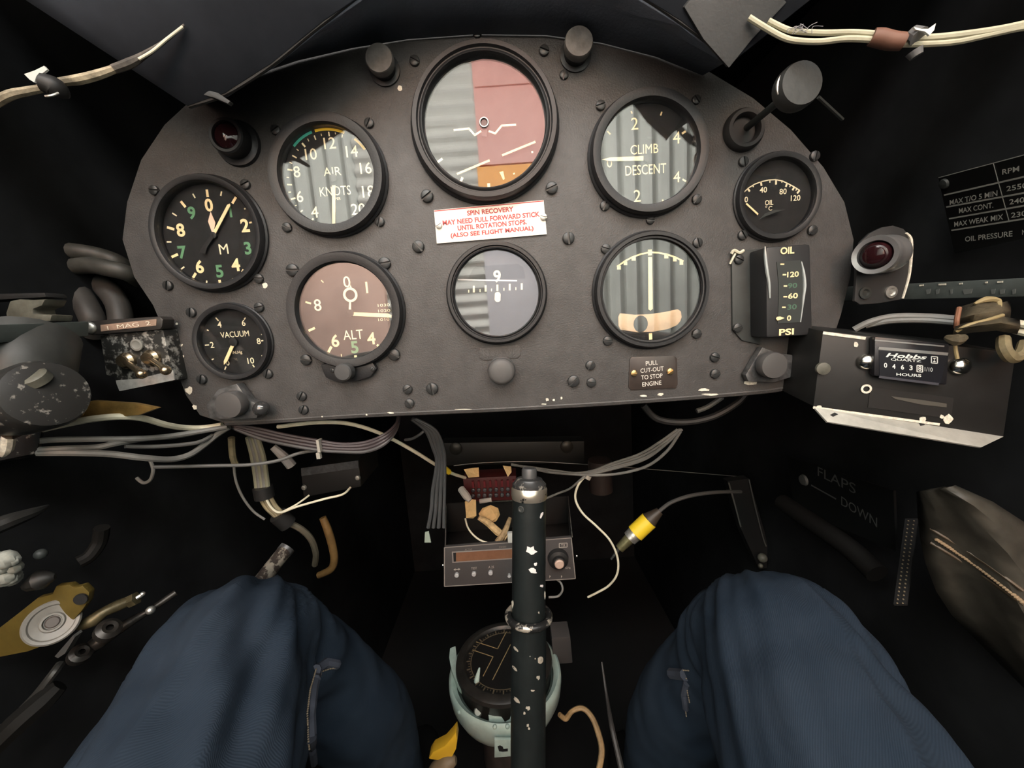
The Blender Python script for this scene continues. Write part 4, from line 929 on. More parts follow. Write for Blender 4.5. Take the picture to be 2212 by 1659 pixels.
b = B(); ph.line(b, (1757,880), (2030,917), 5, 0.0006); b.build('bare_lower_edge', CHIP, hb)
for cx_, cy_, rx, ry in ((1849,745,7,7),(2047,905,14,11),(1993,906,9,8),(2035,900,5,5),(1770,878,6,3)):
    b = B(); rnd = random.Random(cx_); ph.poly(b, [(cx_ + rx * math.cos(i * .7) * rnd.uniform(.6, 1.1), cy_ + ry * math.sin(i * .7) * rnd.uniform(.6, 1.1)) for i in range(9)], 0.0005, 0.0003); b.build('paint_chip', CHIP, hb)
b = B()
for cx_, cy_, r0_, r1_ in ((1871,840,10,6),(2050,907,6,0),(1993,911,6,0)):
    c = ph(cx_, cy_, 0.0007); k = mpp(cx_, cy_, c.y)
    if r1_: b.lathe([(r0_ * k, 0), (r0_ * k, .0004), (r1_ * k, .0004), (r1_ * k, 0)], c, ph.n, n=16, closed=True)
b.build('hole_rim', CHIP, hb)
b = B(); ph.poly(b, [(1880,835),(2060,860),(2055,905),(1875,880)], 0.0004, 0.0003); b.build('dark_cutout', mat('cutout_black', (0.006, 0.0055, 0.005), 0.6), hb)
b = B(); ph.poly(b, [(1925,856),(1990,864),(2045,872),(2045,880),(1990,874),(1935,862)], 0.0008, 0.0003); b.build('inner_edge', mat('inner_grey', (0.06, 0.055, 0.045), 0.5), hb)
meter = B(); mq = [(1890,727),(2052,742),(2046,832),(1888,812)]
fr = [ph(x, y, 0.006) for x, y in mq]; meter.hexa(fr, [p - ph.n * 0.0055 for p in fr]); mo = meter.build('meter_case', mat('meter_black', (0.012, 0.012, 0.014), 0.3, spec=0.5), hb, bevel=0.0012)
b = B()
ph.line(b, (1898,752), (2048,765), 6, 0.0064); ph.line(b, (1890,735), (2040,748), 3, 0.0064)
b.build('meter_rim', mat('meter_rim_grey', (0.20, 0.20, 0.19), 0.3, spec=0.5), mo)
b = B(); ph.line(b, (1899,814), (2028,830), 5, 0.0064); b.build('meter_rim_lower', mat('meter_rim_dark', (0.05, 0.05, 0.06), 0.3), mo)
b = B(); ph.poly(b, [(1899,757),(2046,768),(2031,828),(1900,812)], 0.0063, 0.0002); b.build('meter_face', mat('meter_face', (0.007, 0.0075, 0.011), 0.3), mo)
b = B()
ph.text(b, 'Hobbs', 1959, 769.5, 9.5, 86, 0.06, 0.0067, 0.025, 0.3)
ph.text(b, 'QUARTZ', 1957, 778.5, 6, 66, 0.06, 0.0067, 0.01)
for st, x, y in (('0',1913,789),('4',1931,791.5),('6',1949.5,793),('3',1968,794.5),('8',1987,796)): ph.text(b, st, x, y, 10.5, 7, 0.06, 0.0067, 0.02)
ph.text(b, '1/10', 2006, 798, 9, 17, 0.08, 0.0067); ph.text(b, 'HOURS', 1963, 810, 6, 54, 0.06, 0.0067, 0.015)
b.build('lettering', mat('meter_white', (0.62, 0.65, 0.62), 0.5), mo)
b = B()
for (x0, y0, x1, y1) in ((2012,770,2025,784),(1981,789,1993,803)):
    for p_, q_ in (((x0,y0),(x1,y0+1)), ((x1,y0+1),(x1,y1+1)), ((x1,y1+1),(x0,y1)), ((x0,y1),(x0,y0))): ph.line(b, p_, q_, 1.8, 0.0067)
ph.poly(b, [(2015,773),(2022,773.5),(2018.5,777.5)], 0.0067, 0.0001); ph.poly(b, [(2015,782),(2022,782.5),(2018.5,777.5)], 0.0067, 0.0001)
b.build('face_marks', MATS['meter_white'], mo)
for x, y in ((1871,781),(2071,791)):
    c = ph(x, y, 0.0004); B().lathe([(.0055, 0), (.0052, .0018), (.004, .0034), (.002, .0042), (0, .0044)], c, ph.n, n=24).build('round_head_screw', CHROME, hb, smooth=True)
c = ph(1776, 796, 0.0004); B().lathe([(.0042, 0), (.004, .002), (0, .0032)], c, ph.n, n=18).build('dull_screw', MATS['olive_metal'], hb, smooth=True)
# pale cables above the meter
cable('cream_cable', [at(1845, 712, -.01), at(1880, 695, -.015), at(1930, 684, -.02), at(2000, 684, -.03), at(2065, 689, -.04)], .0022, WIREG, None, 'upper pale cable arching behind the hour meter box', 'cable')
cable('cream_cable', [at(1870, 704, -.012), at(1920, 694, -.02), at(1990, 692, -.03), at(2060, 697, -.04)], .0019, WIREG, None, 'lower pale cable arching behind the hour meter box', 'cable')
cable('cream_cable', [at(2165, 692, -.05), at(2195, 698, -.055), at(2240, 705, -.06)], .0022, WIREW, None, 'upper cream cable leaving the canvas strap at the right frame edge', 'cable')
cable('cream_cable', [at(2180, 710, -.05), at(2205, 717, -.055), at(2240, 724, -.06)], .0022, WIREW, None, 'lower cream cable leaving the canvas strap at the right frame edge', 'cable')
cs = thing('canvas_strap', at(2120, 770, -0.06), 'folded brown canvas strap end with webbing loop above the hour meter', 'strap')
can = mat('brown_canvas', (0.075, 0.060, 0.035), 0.75, var=0.3, vscale=200, bump=0.4, bscale=500)
def sheet(name, rows, m, parent, th=0.0015):
    b = B(); loft(b, rows); o = b.build(name, m, parent, smooth=True, angle=60); return thicken(o, th, 0)
sheet('fold', [[at(2066,706,-.058), at(2068,690,-.06), at(2075,665,-.055)], [at(2100,698,-.066), at(2105,680,-.068), at(2115,652,-.058)], [at(2150,690,-.066), at(2155,672,-.068), at(2160,655,-.06)], [at(2178,688,-.055), at(2180,672,-.055), at(2178,650,-.05)]], can, cs)
sheet('lower_fold', [[at(2058,722,-.060), at(2062,712,-.066), at(2066,704,-.062)], [at(2100,716,-.068), at(2108,704,-.074), at(2118,694,-.068)], [at(2150,712,-.07), at(2158,698,-.076), at(2165,686,-.068)], [at(2195,720,-.066), at(2200,705,-.07), at(2200,692,-.062)]], can, cs)
cable('hem_edge', [at(2066,716,-.066), at(2090,703,-.069), at(2130,692,-.07), at(2166,681,-.068)], .0010, mat('tan_webbing', (0.28, 0.22, 0.11), 0.6), cs)
cable('hem_edge', [at(2105,656,-.06), at(2130,647,-.06), at(2155,650,-.06), at(2160,668,-.064)], [.0006, .0018, .0016, .0006], MATS['tan_webbing'], cs)
cable('red_edge', [at(2066,708,-.062), at(2067,690,-.063), at(2072,665,-.06)], .0012, mat('rust_thread', (0.20, 0.09, 0.05), 0.6), cs)
cable('webbing_loop', [at(2168,730,-.066), at(2170,755,-.07), at(2185,772,-.07), at(2205,765,-.07), at(2213,740,-.066)], [.0028, .0032, .0034, .003, .0026], mat('olive_webbing', (0.16, 0.13, 0.07), 0.7, var=0.25, vscale=150), cs)
cable('frayed_end', [at(2042,728,-.066), at(2065,734,-.07), at(2085,728,-.07)], [.0012, .0036, .0016], can, cs)
cable('hanging_thread', [at(2062,734,-.068), at(2064,755,-.068), at(2068,775,-.068)], .0009, MATS['tan_webbing'], cs)

# flap indicator quadrant low on the right wall
fi = thing('flap_indicator', atx(1810, 1110, 0.318), 'dark flap position plate with faint lettering low on the right side', 'indicator')
pf = Plane((1700,960,.12),(1700,1160,.12),(1930,1180,.0))
b = B(); pf.poly(b, [(1700,985),(1930,1060),(1935,1190),(1715,1100)], 0, 0.002); b.build('plate', mat('flap_plate_black', (0.004, 0.0045, 0.0045), 0.7, spec=0.1), fi)
b = B(); pf.text(b, 'FLAPS', 1805, 1036, 21, 92, 0.48, 0.0006); pf.text(b, 'DOWN', 1854, 1104, 20, 92, 0.62, 0.0006); b.build('lettering', mat('faded_lettering', (0.05, 0.052, 0.05), 0.6), fi)
b = B(); pf.line(b, (1752,1048), (1806,1078), 3, 0.0012); b.build('pointer', MATS['faded_lettering'], fi)
c = pf(1737, 1037, 0.001); B().lathe([(.006, 0), (.005, .002), (0, .0025)], c, pf.n, n=14).build('pivot', MATS['faded_lettering'], fi, smooth=True)
cable('side_tube', [at(1690, 1085, .12), at(1750, 1125, .08), at(1830, 1180, .04), at(1895, 1240, .01)], .009, mat('tube_brownblack', (0.007, 0.0065, 0.006), 0.6, spec=0.15), None, 'dark tube sloping down the right side below the flap plate', 'tube', n=12)

# leather map pocket with stitching
mp = thing('leather_pocket', at(2110, 1400, -0.08), 'large worn brown-grey leather pocket with tan stitching at lower right', 'pocket')
lea = mat('worn_leather', (0.042, 0.038, 0.030), 0.5, spec=0.3, var=0.35, vscale=35, bump=0.3, bscale=150)
rowsp = []
for k in range(9):
    t = k / 8
    left = [(1984,1062),(1986,1110),(1990,1160),(2000,1215),(2022,1275),(2055,1325),(2100,1370),(2160,1430),(2230,1500)][k]
    right = [(2060,1050),(2140,1085),(2210,1130),(2280,1180),(2330,1230),(2350,1290),(2360,1350),(2360,1420),(2360,1500)][k]
    row = []
    for j in range(9):
        s = j / 8; x = left[0] + (right[0] - left[0]) * s; y = left[1] + (right[1] - left[1]) * s
        bul = math.sin(math.pi * min(1, s * 0.9 + 0.05)) * 0.018 + 0.004 * math.sin(9 * s + 5 * t)
        row.append(at(x, y, -0.045 - 0.03 * s - bul - 0.025 * t))
    rowsp.append(row)
sheet('leather_skin', rowsp, lea, mp, 0.002)
bvp = None
def bvh_of(o):
    me = o.data; mw = Matrix.Translation(V(o.parent.location) if o.parent else V(o.location))
    return BVHTree.FromPolygons([mw @ v.co for v in me.vertices], [tuple(p.vertices) for p in me.polygons])
def surf(bv, px, py, up=0.0008):
    d = ray(px, py).normalized(); h = bv.ray_cast(CAM, d)
    return (h[0] - d * up) if h[0] is not None else None
bvp = bvh_of(mp.children[0])
b = B(); thr = mat('tan_thread', (0.24, 0.17, 0.10), 0.7)
for i in range(30):
    t = i / 29; x = 2024 + (2208 - 2024) * t; y = 1166 + (1300 - 1166) * t - 14 * math.sin(math.pi * t) * (0.4)
    p = surf(bvp, x, y, 0.0012)
    if p: b.ball(p, 0.0011, n=8, m=5, sq=(1.3, 1, .9))
b.build('stitching', thr, mp, smooth=True)
b = B()
for off in (-14, 16):
    pts = [surf(bvp, 2010 + 200 * t, 1156 + off + 134 * t - 5 * math.sin(math.pi * t), 0.0008) for t in [i / 12 for i in range(13)]]
    pts = [p for p in pts if p]
    if len(pts) > 2: b.tube(pts, 0.0009, n=6, sub=2)
b.build('seam_ridge', mat('seam_brown', (0.07, 0.05, 0.03), 0.5), mp, smooth=True)
st_ = thing('stitched_strap', at(1940, 1320, -0.03), 'narrow dark strap with two rows of tan stitches beside the right knee', 'strap')
pS = Plane((1960,1120,-.005),(1925,1310,-.05),(1985,1120,-.010))
b = B(); pS.poly(b, [(1955,1120),(1982,1120),(1958,1305),(1930,1305)], 0, 0.0015); b.build('strap_body', BLACK, st_)
b = B()
for i in range(22):
    t = i / 21
    for dx in (3, 17): b.ball(pS(1959 + dx - 24 * t - (2 if dx > 10 else 0), 1125 + 178 * t, 0.0005), 0.0006, n=6, m=4)
b.build('stitching', mat('dim_thread', (0.14, 0.11, 0.07), 0.7), st_)

# ------------------------------------------------------------------ centre: beam, terminal block, radio
bm_ = thing('cross_beam', at(1100, 1000, 0.30), 'black cross beam with two round bolts under the panel centre', 'beam')
q = [(955,955),(1262,955),(1640,1030),(1640,1060),(1200,1006),(955,1006)]
b = B(); b.prism([at(x, y, .30) for x, y in [(955,957),(1262,953),(1262,1000),(955,1006)]], (0, 0.03, 0)); b.build('beam', mat('beam_black', (0.007, 0.007, 0.0065), 0.5), bm_, bevel=0.001)
for x, y in ((985, 968), (1224, 964)):
    B().lathe([(.010, 0), (.010, .004), (.007, .006), (0, .0065)], at(x, y, .30), n=18).build('bolt', mat('bolt_dark', (0.03, 0.028, 0.024), 0.4, metal=0.4), bm_, smooth=True)
cable('lock_wire', [at(980, 1006, .26), at(1040, 1000, .26), at(1140, 997, .26), at(1260, 1003, .26), at(1420, 1015, .26), at(1640, 1033, .26)], .0006, mat('steel_wire', (0.16, 0.16, 0.15), 0.4, metal=0.5), None, 'thin steel wire running right across under the cross beam', 'wire')
tb = thing('terminal_block', at(1060, 1085, 0.20), 'dark red terminal block with a row of metal studs behind the radio', 'terminal block')
q = [(1000,1034),(1115,1028),(1115,1080),(1005,1084)]; fr = [at(x, y, .20) for x, y in q]
b = B(); b.hexa(fr, [p + V((0, 0.03, 0.0)) for p in fr]); b.build('block', mat('maroon_bakelite', (0.06, 0.012, 0.012), 0.45), tb, bevel=0.001)
for i in range(8):
    x = 1022 + i * 12.5
    b = B(); b.box(at(x, 1046 - i * .4, .198), (.0026, .004, .009)); b.build('red_tab', mat('red_tab', (0.12, 0.015, 0.02), 0.4), tb)
    b = B()
    for y in (1058, 1070): b.lathe([(.0028, 0), (.0028, .003), (.0015, .004), (0, .004)], at(x, y - i * .4, .199), n=10)
    b.build('stud', mat('stud_grey', (0.12, 0.12, 0.13), 0.35, metal=0.6), tb, smooth=True)
YR = 0.142
rd = thing('radio', at(1100, 1265, YR), 'grey-black radio with brown display and open-topped tray behind the control stick', 'radio')
pR = Plane((960,1183,YR),(1234,1162,YR),(960,1267,YR))
fq = [at(960,1183,YR), at(1234,1162,YR), at(1243,1250,YR), at(960,1267,YR)]
b = B(); b.hexa(fq, [p + V((0, 0.006, 0)) for p in fq]); b.build('front_plate', mat('radio_grey', (0.055, 0.051, 0.050), 0.5, bump=0.1, bscale=600), rd, bevel=0.0006)
b = B()
for p_, q_ in (((960,1183),(1234,1162)), ((1234,1162),(1243,1250)), ((1243,1250),(960,1267)), ((960,1267),(960,1183))): pR.line(b, p_, q_, 2, 0.0003)
b.build('front_edge', mat('edge_grey', (0.22, 0.20, 0.18), 0.4), rd)
TRAY = mat('tray_black', (0.013, 0.013, 0.013), 0.4, spec=0.4)
b = B(); b.prism([at(960,1183,YR + .006), at(960,1235,YR + .006), at(965,1150,.26), at(963,1088,.26)], (0.0012, 0, 0)); b.build('tray_side', TRAY, rd)
b = B(); b.prism([at(1234,1162,YR + .006), at(1238,1215,YR + .006), at(1230,1130,.26), at(1226,1072,.26)], (-0.0012, 0, 0)); b.build('tray_side', TRAY, rd)
b = B(); b.prism([at(963,1088,.26), at(1226,1072,.26), at(1230,1130,.26), at(965,1150,.26)], (0, 0.0012, 0)); b.build('tray_back', TRAY, rd)
b = B(); b.prism([at(960,1235,YR + .006), at(1238,1215,YR + .006), at(1230,1130,.26), at(965,1150,.26)], (0, 0, -0.0012)); b.build('tray_floor', TRAY, rd)
b = B(); b.tube([at(962,1180,YR + .004), at(964,1088,.26)], .0007, n=6, smooth=False); b.tube([at(1236,1160,YR + .004), at(1227,1072,.26)], .0007, n=6, smooth=False); b.tube([at(1060,1084,.255), at(1110,1081,.255)], .0009, n=6, smooth=False)
b.build('bare_edge', ALU, rd, smooth=True)
b = B(); pR.poly(b, [(976,1192),(1160,1181),(1163,1204),(977,1216)], 0.0004, 0.0004); b.build('display_frame', mat('display_frame_grey', (0.20, 0.18, 0.165), 0.4), rd)
b = B(); pR.poly(b, [(979,1194.5),(1158,1183.5),(1160,1202),(980,1213.5)], 0.0007, 0.0003); b.build('display', mat('brown_display', (0.17, 0.085, 0.05), 0.25, spec=0.6, var=0.12, vscale=60), rd)
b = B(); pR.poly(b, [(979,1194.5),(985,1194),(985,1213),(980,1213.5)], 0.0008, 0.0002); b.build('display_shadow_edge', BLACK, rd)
for x, y in ((987,1240.5),(1024,1238),(1060,1235.5),(1100,1241)):
    c = at(x, y, YR); B().lathe([(.0027 if x < 1090 else .0016, 0), (.0027 if x < 1090 else .0016, .003), (.002, .0036), (0, .0036)], c, n=16).build('push_button', mat('button_grey', (0.36, 0.36, 0.36), 0.5), rd, smooth=True)
b = B()
pR.line(b, (981,1230.5), (993,1229.5), 1.5, 0.0005)
pR.text(b, '<', 982, 1230.4, 5, 4, -.05, 0.0005); pR.text(b, '>', 992, 1229.6, 5, 4, -.05, 0.0005)
b.build('arrow_print', mat('radio_print', (0.40, 0.37, 0.32), 0.5), rd); b = B()
for st_t, x, y, h_t, w_t in (('TEST',1024,1227.5,5,12), ('A 25',1061,1225,5,12), ('KHz',1227,1226.5,5,11), ('TX',1216.5,1178,6,9)):
    b = B(); pR.text(b, st_t, x, y, h_t, w_t, -.05, 0.0005); b.build('lettering', MATS['radio_print'], rd)
b = B()
for p_, q_ in (((1208,1174),(1225,1173)), ((1225,1173),(1225,1182)), ((1225,1182),(1208,1183)), ((1208,1183),(1208,1174))): pR.line(b, p_, q_, 1.3, 0.0005)
b.build('mark_frame', MATS['radio_print'], rd)
for x in (1188, 1213): b = B(); pR.poly(b, [(x - 1, 1243), (x + 1.5, 1244.5), (x - 1, 1249)], 0.0005, 0.0001); b.build('arrow_mark', MATS['radio_print'], rd)
b = B()
for st, x, y in (('ACTIVE',1012,1187),('STANDBY',1086,1181.5)): pR.text(b, st, x, y, 4, 16, -.07, 0.0005)
b.build('legend', mat('dim_print', (0.20, 0.18, 0.15), 0.5), rd)
c = at(1206.5, 1210.5, YR - .005); m_ = mpp(1206, 1210, YR - .006)
B().lathe([(23 * m_, 0.0), (21 * m_, .006), (14 * m_, .0075), (13 * m_, .012), (11 * m_, .0125)], V((c.x, YR, c.z)), n=28).build('tuning_knob', BLACK, rd, smooth=True)
B().lathe([(10.5 * m_, .011), (10 * m_, .0135), (8 * m_, .0145), (0, .0147)], V((c.x, YR, c.z)), n=24).build('knob_cap', mat('pinkish_knob_cap', (0.50, 0.36, 0.29), 0.4), rd, smooth=True)
for x, y in ((1246, 1201), (957, 1221)):
    c = at(x, y, YR + .004); B().ball(c, .0024).build('side_screw', CHROME, rd, smooth=True)
def tape(label, pts, Y, th=0.0006, m=TAPE):
    b = B()
    nn = len(pts); P = [at(x, y, Y + 0.003 * math.sin(i * 1.7)) for i, (x, y) in enumerate(pts)]
    b.prism(P, (0, th, 0)); return tag(b.build('tape_flag', m), label, 'tape')
tape('tan masking tape flag standing upright at the left inside the radio tray', [(1004,1084),(1012,1078),(1028,1080),(1029,1114),(1022,1120),(1007,1119)], .165)
tape('tan rounded masking tape flag in the middle of the radio tray', [(1034,1110),(1042,1098),(1060,1091),(1076,1098),(1080,1112),(1072,1126),(1058,1130),(1040,1122)], .18)
tape('tan masking tape flag on the left end of the terminal block', [(1002,1014),(1022,1011),(1034,1010),(1035,1030),(1012,1032)], .185)
tape('small curled tan tape flag above the terminal block', [(1086,1006),(1104,1008),(1105,1020),(1097,1030)], .185)
b = B(); b.tube([at(1034,1118,.17), at(1055,1130,.17), at(1075,1148,.165), at(1095,1162,.16)], [.0028, .0045, .0050, .0040], n=8); tag(b.build('taped_wire_bundle', mat('tan_wrap', (0.48, 0.34, 0.17), 0.7, var=0.35, vscale=140, bump=0.5, bscale=200), smooth=True), 'twisted tan taped wires lying across the radio tray', 'wiring')
b = B(); b.tube([at(1075,1172,.155), at(1090,1150,.16), at(1102,1118,.17)], [.0045, .004, .0022], n=8); tag(b.build('taped_wire_bundle', mat('tan_wrap_dark', (0.30, 0.21, 0.11), 0.7, var=0.4, vscale=140), smooth=True), 'short brown taped wire stub rising in the radio tray near the stick', 'wiring')
b = B(); b.tube([at(996,1056,.18), at(1008,1072,.17), at(1016,1082,.165)], [.0046, .0050, .003], n=10); tag(b.build('white_plug', mat('white_nylon', (0.42, 0.41, 0.38), 0.5), smooth=True), 'white nylon plug above the upright tape flag', 'plug')
b = B(); b.tube([at(1036,1083,.19), at(1062,1079,.19)], .0030, n=10, smooth=False); tag(b.build('white_plug', MATS['white_nylon'], smooth=True), 'small white plug lying along the tray back edge', 'plug')
cable('white_wire', [at(1005,1120,.16), at(1010,1138,.16), at(1022,1155,.155), at(1040,1168,.15), at(1068,1176,.145)], .0011, WIREW, None, 'white wire curving from the tape flag over the radio front', 'wire')
b = B(); b.box(at(1102,1160,.135), (.006, .006, .012)); tag(b.build('white_clip', MATS['white_nylon'], bevel=0.0008), 'small pale clip on the radio tray edge beside the stick', 'clip')
cable('twin_wire', [at(1185,1290,.14), at(1205,1288,.14), at(1215,1275,.14), at(1212,1260,.145), at(1203,1252,.15)], .0013, WIREG, None, 'short grey wire loop under the right end of the radio', 'wire')

# grey loom right of the stick
gw = thing('wire_loom', at(1300, 1060, 0.08), 'fan of thin grey wires running from right panel edge toward the stick top', 'wiring')
for i, (dx, dy) in enumerate(((0, 0), (4, 4), (8, 1), (-8, -2), (2, 8))):
    cable('wire', [at(1468 + dx * .6, 928, .05), at(1435 + dx, 955 + dy * .7, .06), at(1390 + dx, 983 + dy * 1.2, .075), at(1330 + dx, 1003 + dy, .09), at(1270, 1020 + dy * .4, .10), at(1200, 1021 - dy * .5, .12), at(1150, 1012 - dy * .3, .14), at(1105, 1003 + dy * .2, .16)], .00125, WIREG, gw)
cable('wire', [at(1470, 932, .05), at(1440, 975, .06), at(1395, 1008, .075), at(1330, 1024, .09), at(1262, 1026, .10), at(1185, 1020, .12)], .0014, WIREG, gw)
cable('wire', [at(1268, 1024, .10), at(1252, 1038, .10), at(1230, 1056, .11), at(1205, 1066, .12), at(1172, 1080, .13)], .0012, WIREG, gw)
b = B(); b.tube([at(1272, 1027, .10), at(1268, 1034, .10)], .0035, n=8, smooth=False); b.build('tie', MATS['nylon_tie'], gw)
cable('loose_wire', [at(1266, 1026, .10), at(1248, 1050, .10), at(1243, 1078, .10), at(1258, 1108, .10), at(1290, 1138, .10), at(1318, 1168, .10), at(1334, 1205, .10), at(1333, 1240, .10), at(1315, 1265, .105), at(1290, 1280, .11), at(1270, 1290, .115)], .0012, WIREW, None, 'single cream wire looping down freely right of the radio', 'wire')
yc = thing('yellow_band_connector', at(1360, 1190, 0.12), 'cable connector with bright yellow band and metal tip right of the radio', 'connector')
def pseg(p, q, r0, r1, nm, m, Y0=.12, Y1=.12, n=14): b = B(); b.tube([at(*p, Y0), at(*q, Y1)], [r0, r1], n=n, smooth=False); return b.build(nm, m, yc, smooth=True)
pseg((1372,1152), (1402,1124), .0098, .0098, 'yellow_band', mat('yellow_plastic', (0.62, 0.44, 0.02), 0.45))
pseg((1402,1124), (1425,1104), .0090, .0045, 'strain_relief', mat('brown_rubber', (0.03, 0.022, 0.015), 0.5))
pseg((1372,1152), (1360,1163), .0085, .0080, 'metal_collar', ALU)
pseg((1360,1163), (1338,1185), .0062, .0050, 'metal_tip', mat('green_brass', (0.20, 0.19, 0.10), 0.35, metal=0.7, var=0.3, vscale=120))
pseg((1338,1185), (1320,1208), .0020, .0012, 'pin', DARKGREY)
b = B(); b.tube([at(1422,1106,.12), at(1450,1085,.125), at(1495,1070,.13), at(1550,1063,.14), at(1600,1062,.16)], .0022, n=8); b.build('cable', mat('cable_dark', (0.05, 0.05, 0.048), 0.5), yc, smooth=True)
cy = B(); cy.lathe([(.0, 0), (.016, 0), (.016, .045), (0, .045)], at(1298, 1060, .22), axis=(0, 0, 1), n=20)
tag(cy.build('dark_canister', mat('brown_black_can', (0.022, 0.016, 0.014), 0.45), smooth=True), 'dark brown canister hanging right of the stick top', 'canister')
cable('sagging_hose', [at(1390, 875, .05), at(1420, 905, .05), at(1480, 912, .05), at(1540, 900, .05), at(1590, 872, .05), at(1610, 852, .05)], .0030, mat('hose_dim', (0.022, 0.022, 0.022), 0.5), None, 'thin dark hose sagging under the right panel edge', 'hose')
cable('sagging_hose', [at(1505, 888, .04), at(1530, 878, .04), at(1560, 858, .04)], .0022, MATS['dark_grey_wire'], None, 'short grey hose end under the right panel edge', 'hose')
ps = thing('pedal_hanger', at(1630, 1240, .25), 'black pedal hanger with two bright worn edges ahead of the right knee', 'pedal hanger')
b = B(); b.prism([at(x, y, .20) for x, y in [(1572,1040),(1618,1034),(1652,1150),(1668,1225),(1640,1230),(1600,1140)]], (0, 0.012, 0)); b.build('hanger_plate', mat('hanger_black', (0.009, 0.009, 0.009), 0.5), ps)
b = B(); b.tube([at(1574,1043,.198), at(1586,1085,.198), at(1600,1138,.198)], .0011, n=6); b.tube([at(1618,1036,.198), at(1630,1090,.198), at(1648,1160,.198), at(1655,1180,.198)], .0008, n=6); b.build('worn_edge', mat('dull_edge', (0.16, 0.16, 0.15), 0.4, metal=0.5), ps, smooth=True)
b = B(); b.ball(at(1647,1205,.19), .006); b.ball(at(1643,1222,.188), .003); b.build('pivot_bolt', MATS['olive_metal'], ps, smooth=True)

# ------------------------------------------------------------------ control stick
SD = 0.31
S0 = atd(1143, 1066, SD); S1 = atd(1141, 1330, SD); S2 = atd(1140, 1800, SD)
sax = (S0 - S2).normalized(); sr = 37.0 / F * SD
stk = thing('control_stick', S2, 'black control stick with chipped paint and bright metal collar between the knees', 'control stick')
SB = mat('stick_black', (0.009, 0.0115, 0.0115), 0.40, spec=0.35, var=0.2, vscale=60, bump=0.15, bscale=250)
B().lathe([(sr * 1.02, 0), (sr * 1.02, (S1 - S2).length - .002)], S2, sax, n=40).build('lower_tube', SB, stk, smooth=True)
B().lathe([(sr * .98, (S1 - S2).length - .004), (sr * .98, (S0 - S2).length + .001), (sr * .9, (S0 - S2).length + .001)], S2, sax, n=40).build('grip_tube', SB, stk, smooth=True)
b = B(); R_ = sr * 1.0; pr_ = []
for i in range(14):
    a = 2 * math.pi * i / 14; pr_.append((R_ + .0026 + .0030 * math.cos(a), (S1 - S2).length + .0030 * math.sin(a)))
b.lathe(pr_, S2, sax, n=48, closed=True); b.build('collar_ring', mat('worn_ring', (0.03, 0.03, 0.03), 0.3, metal=0.6, col2=(0.55, 0.50, 0.42), vscale=110, thr=(0.50, 0.56)), stk, smooth=True)
h0 = (S0 - S2).length
B().lathe([(sr * 1.0, h0 - .004), (sr * 1.05, h0 - .001), (sr * 1.05, h0 + .004), (sr * .96, h0 + .006)], S2, sax, n=40).build('metal_collar', mat('worn_chrome', (0.70, 0.63, 0.52), 0.28, metal=0.9, col2=(0.03, 0.03, 0.03), vscale=90, thr=(0.56, 0.60)), stk, smooth=True)
B().lathe([(sr * .98, h0 + .005), (sr * .98, h0 + .008), (sr * .80, h0 + .0105), (sr * .75, h0 + .012), (sr * .5, h0 + .013), (sr * .42, h0 + .013)], S2, sax, n=40).build('top_cap', mat('cap_worn', (0.045, 0.045, 0.045), 0.35, metal=0.4, col2=(0.3, 0.28, 0.24), vscale=160, thr=(0.56, 0.62)), stk, smooth=True)
B().lathe([(sr * .44, h0 + .012), (sr * .44, h0 + .019), (sr * .38, h0 + .0205), (0, h0 + .021)], S2, sax, n=28).build('press_button', mat('button_black', (0.05, 0.05, 0.05), 0.4), stk, smooth=True)
def cyl_hit(px, py, r):
    d = ray(px, py).normalized(); o_ = CAM - S2
    dp = d - sax * d.dot(sax); op = o_ - sax * o_.dot(sax)
    a = dp.dot(dp); bq = 2 * dp.dot(op); cq = op.dot(op) - r * r
    D_ = bq * bq - 4 * a * cq
    if D_ < 0: return None
    return CAM + d * ((-bq - math.sqrt(D_)) / (2 * a))
def stick_chip(cx, cy, rx, ry, rot=0.0, m=CHIP):
    rnd = random.Random(int(cx * 3 + cy)); pts = []
    for i in range(11):
        a = 2 * math.pi * i / 11; k = rnd.uniform(.6, 1.15); x = rx * k * math.cos(a); y = ry * k * math.sin(a)
        h = cyl_hit(cx + x * math.cos(rot) - y * math.sin(rot), cy + x * math.sin(rot) + y * math.cos(rot), sr * 1.025)
        if h: pts.append(h)
    if len(pts) > 4:
        b = B(); c_ = sum(pts, V()) / len(pts); hc = cyl_hit(cx, cy, sr * 1.03)
        b.add(pts + [hc if hc else c_], [(i, (i + 1) % len(pts), len(pts)) for i in range(len(pts))]); b.build('paint_chip', m, stk)
WCH = mat('white_chip', (0.60, 0.56, 0.54), 0.5)
for c_ in [(1148,1190,13,10,.6),(1151,1233,12,6,.5),(1157,1219,4,4),(1170,1113,3,7,.4),(1166,1075,2.5,5,.4),(1114,1402,3,8,-.6),(1112,1445,3,9,-.7),(1167,1427,6,11,.3),(1116,1512,4,10,-.8),(1163,1464,4,5),(1150,1492,5,2.5),(1141,1530,5,5),(1133,1541,3,4.5),(1143,1574,2.5,3.5),(1170,1266,4,3),(1164,1323,1.8,3),(1140,1567,3,4),(1145,1418,1.5,2),(1156,1423,1.5,2)]: stick_chip(*c_, m=WCH if c_[1] < 1300 else mat('dim_chip', (0.30, 0.27, 0.22), 0.5))
for yy, x_, w_ in ((1305,1107,2.5),(1285,1177,2)): stick_chip(x_, yy, w_, 9)
h = cyl_hit(1126, 1100, sr); nrm = (h - S2) - sax * (h - S2).dot(sax)
B().lathe([(.0026, 0), (.0026, .0007), (.0018, .0009), (.0012, .0003), (0, .0003)], h, nrm.normalized(), n=18).build('rivet', DARKGREY, stk, smooth=True)

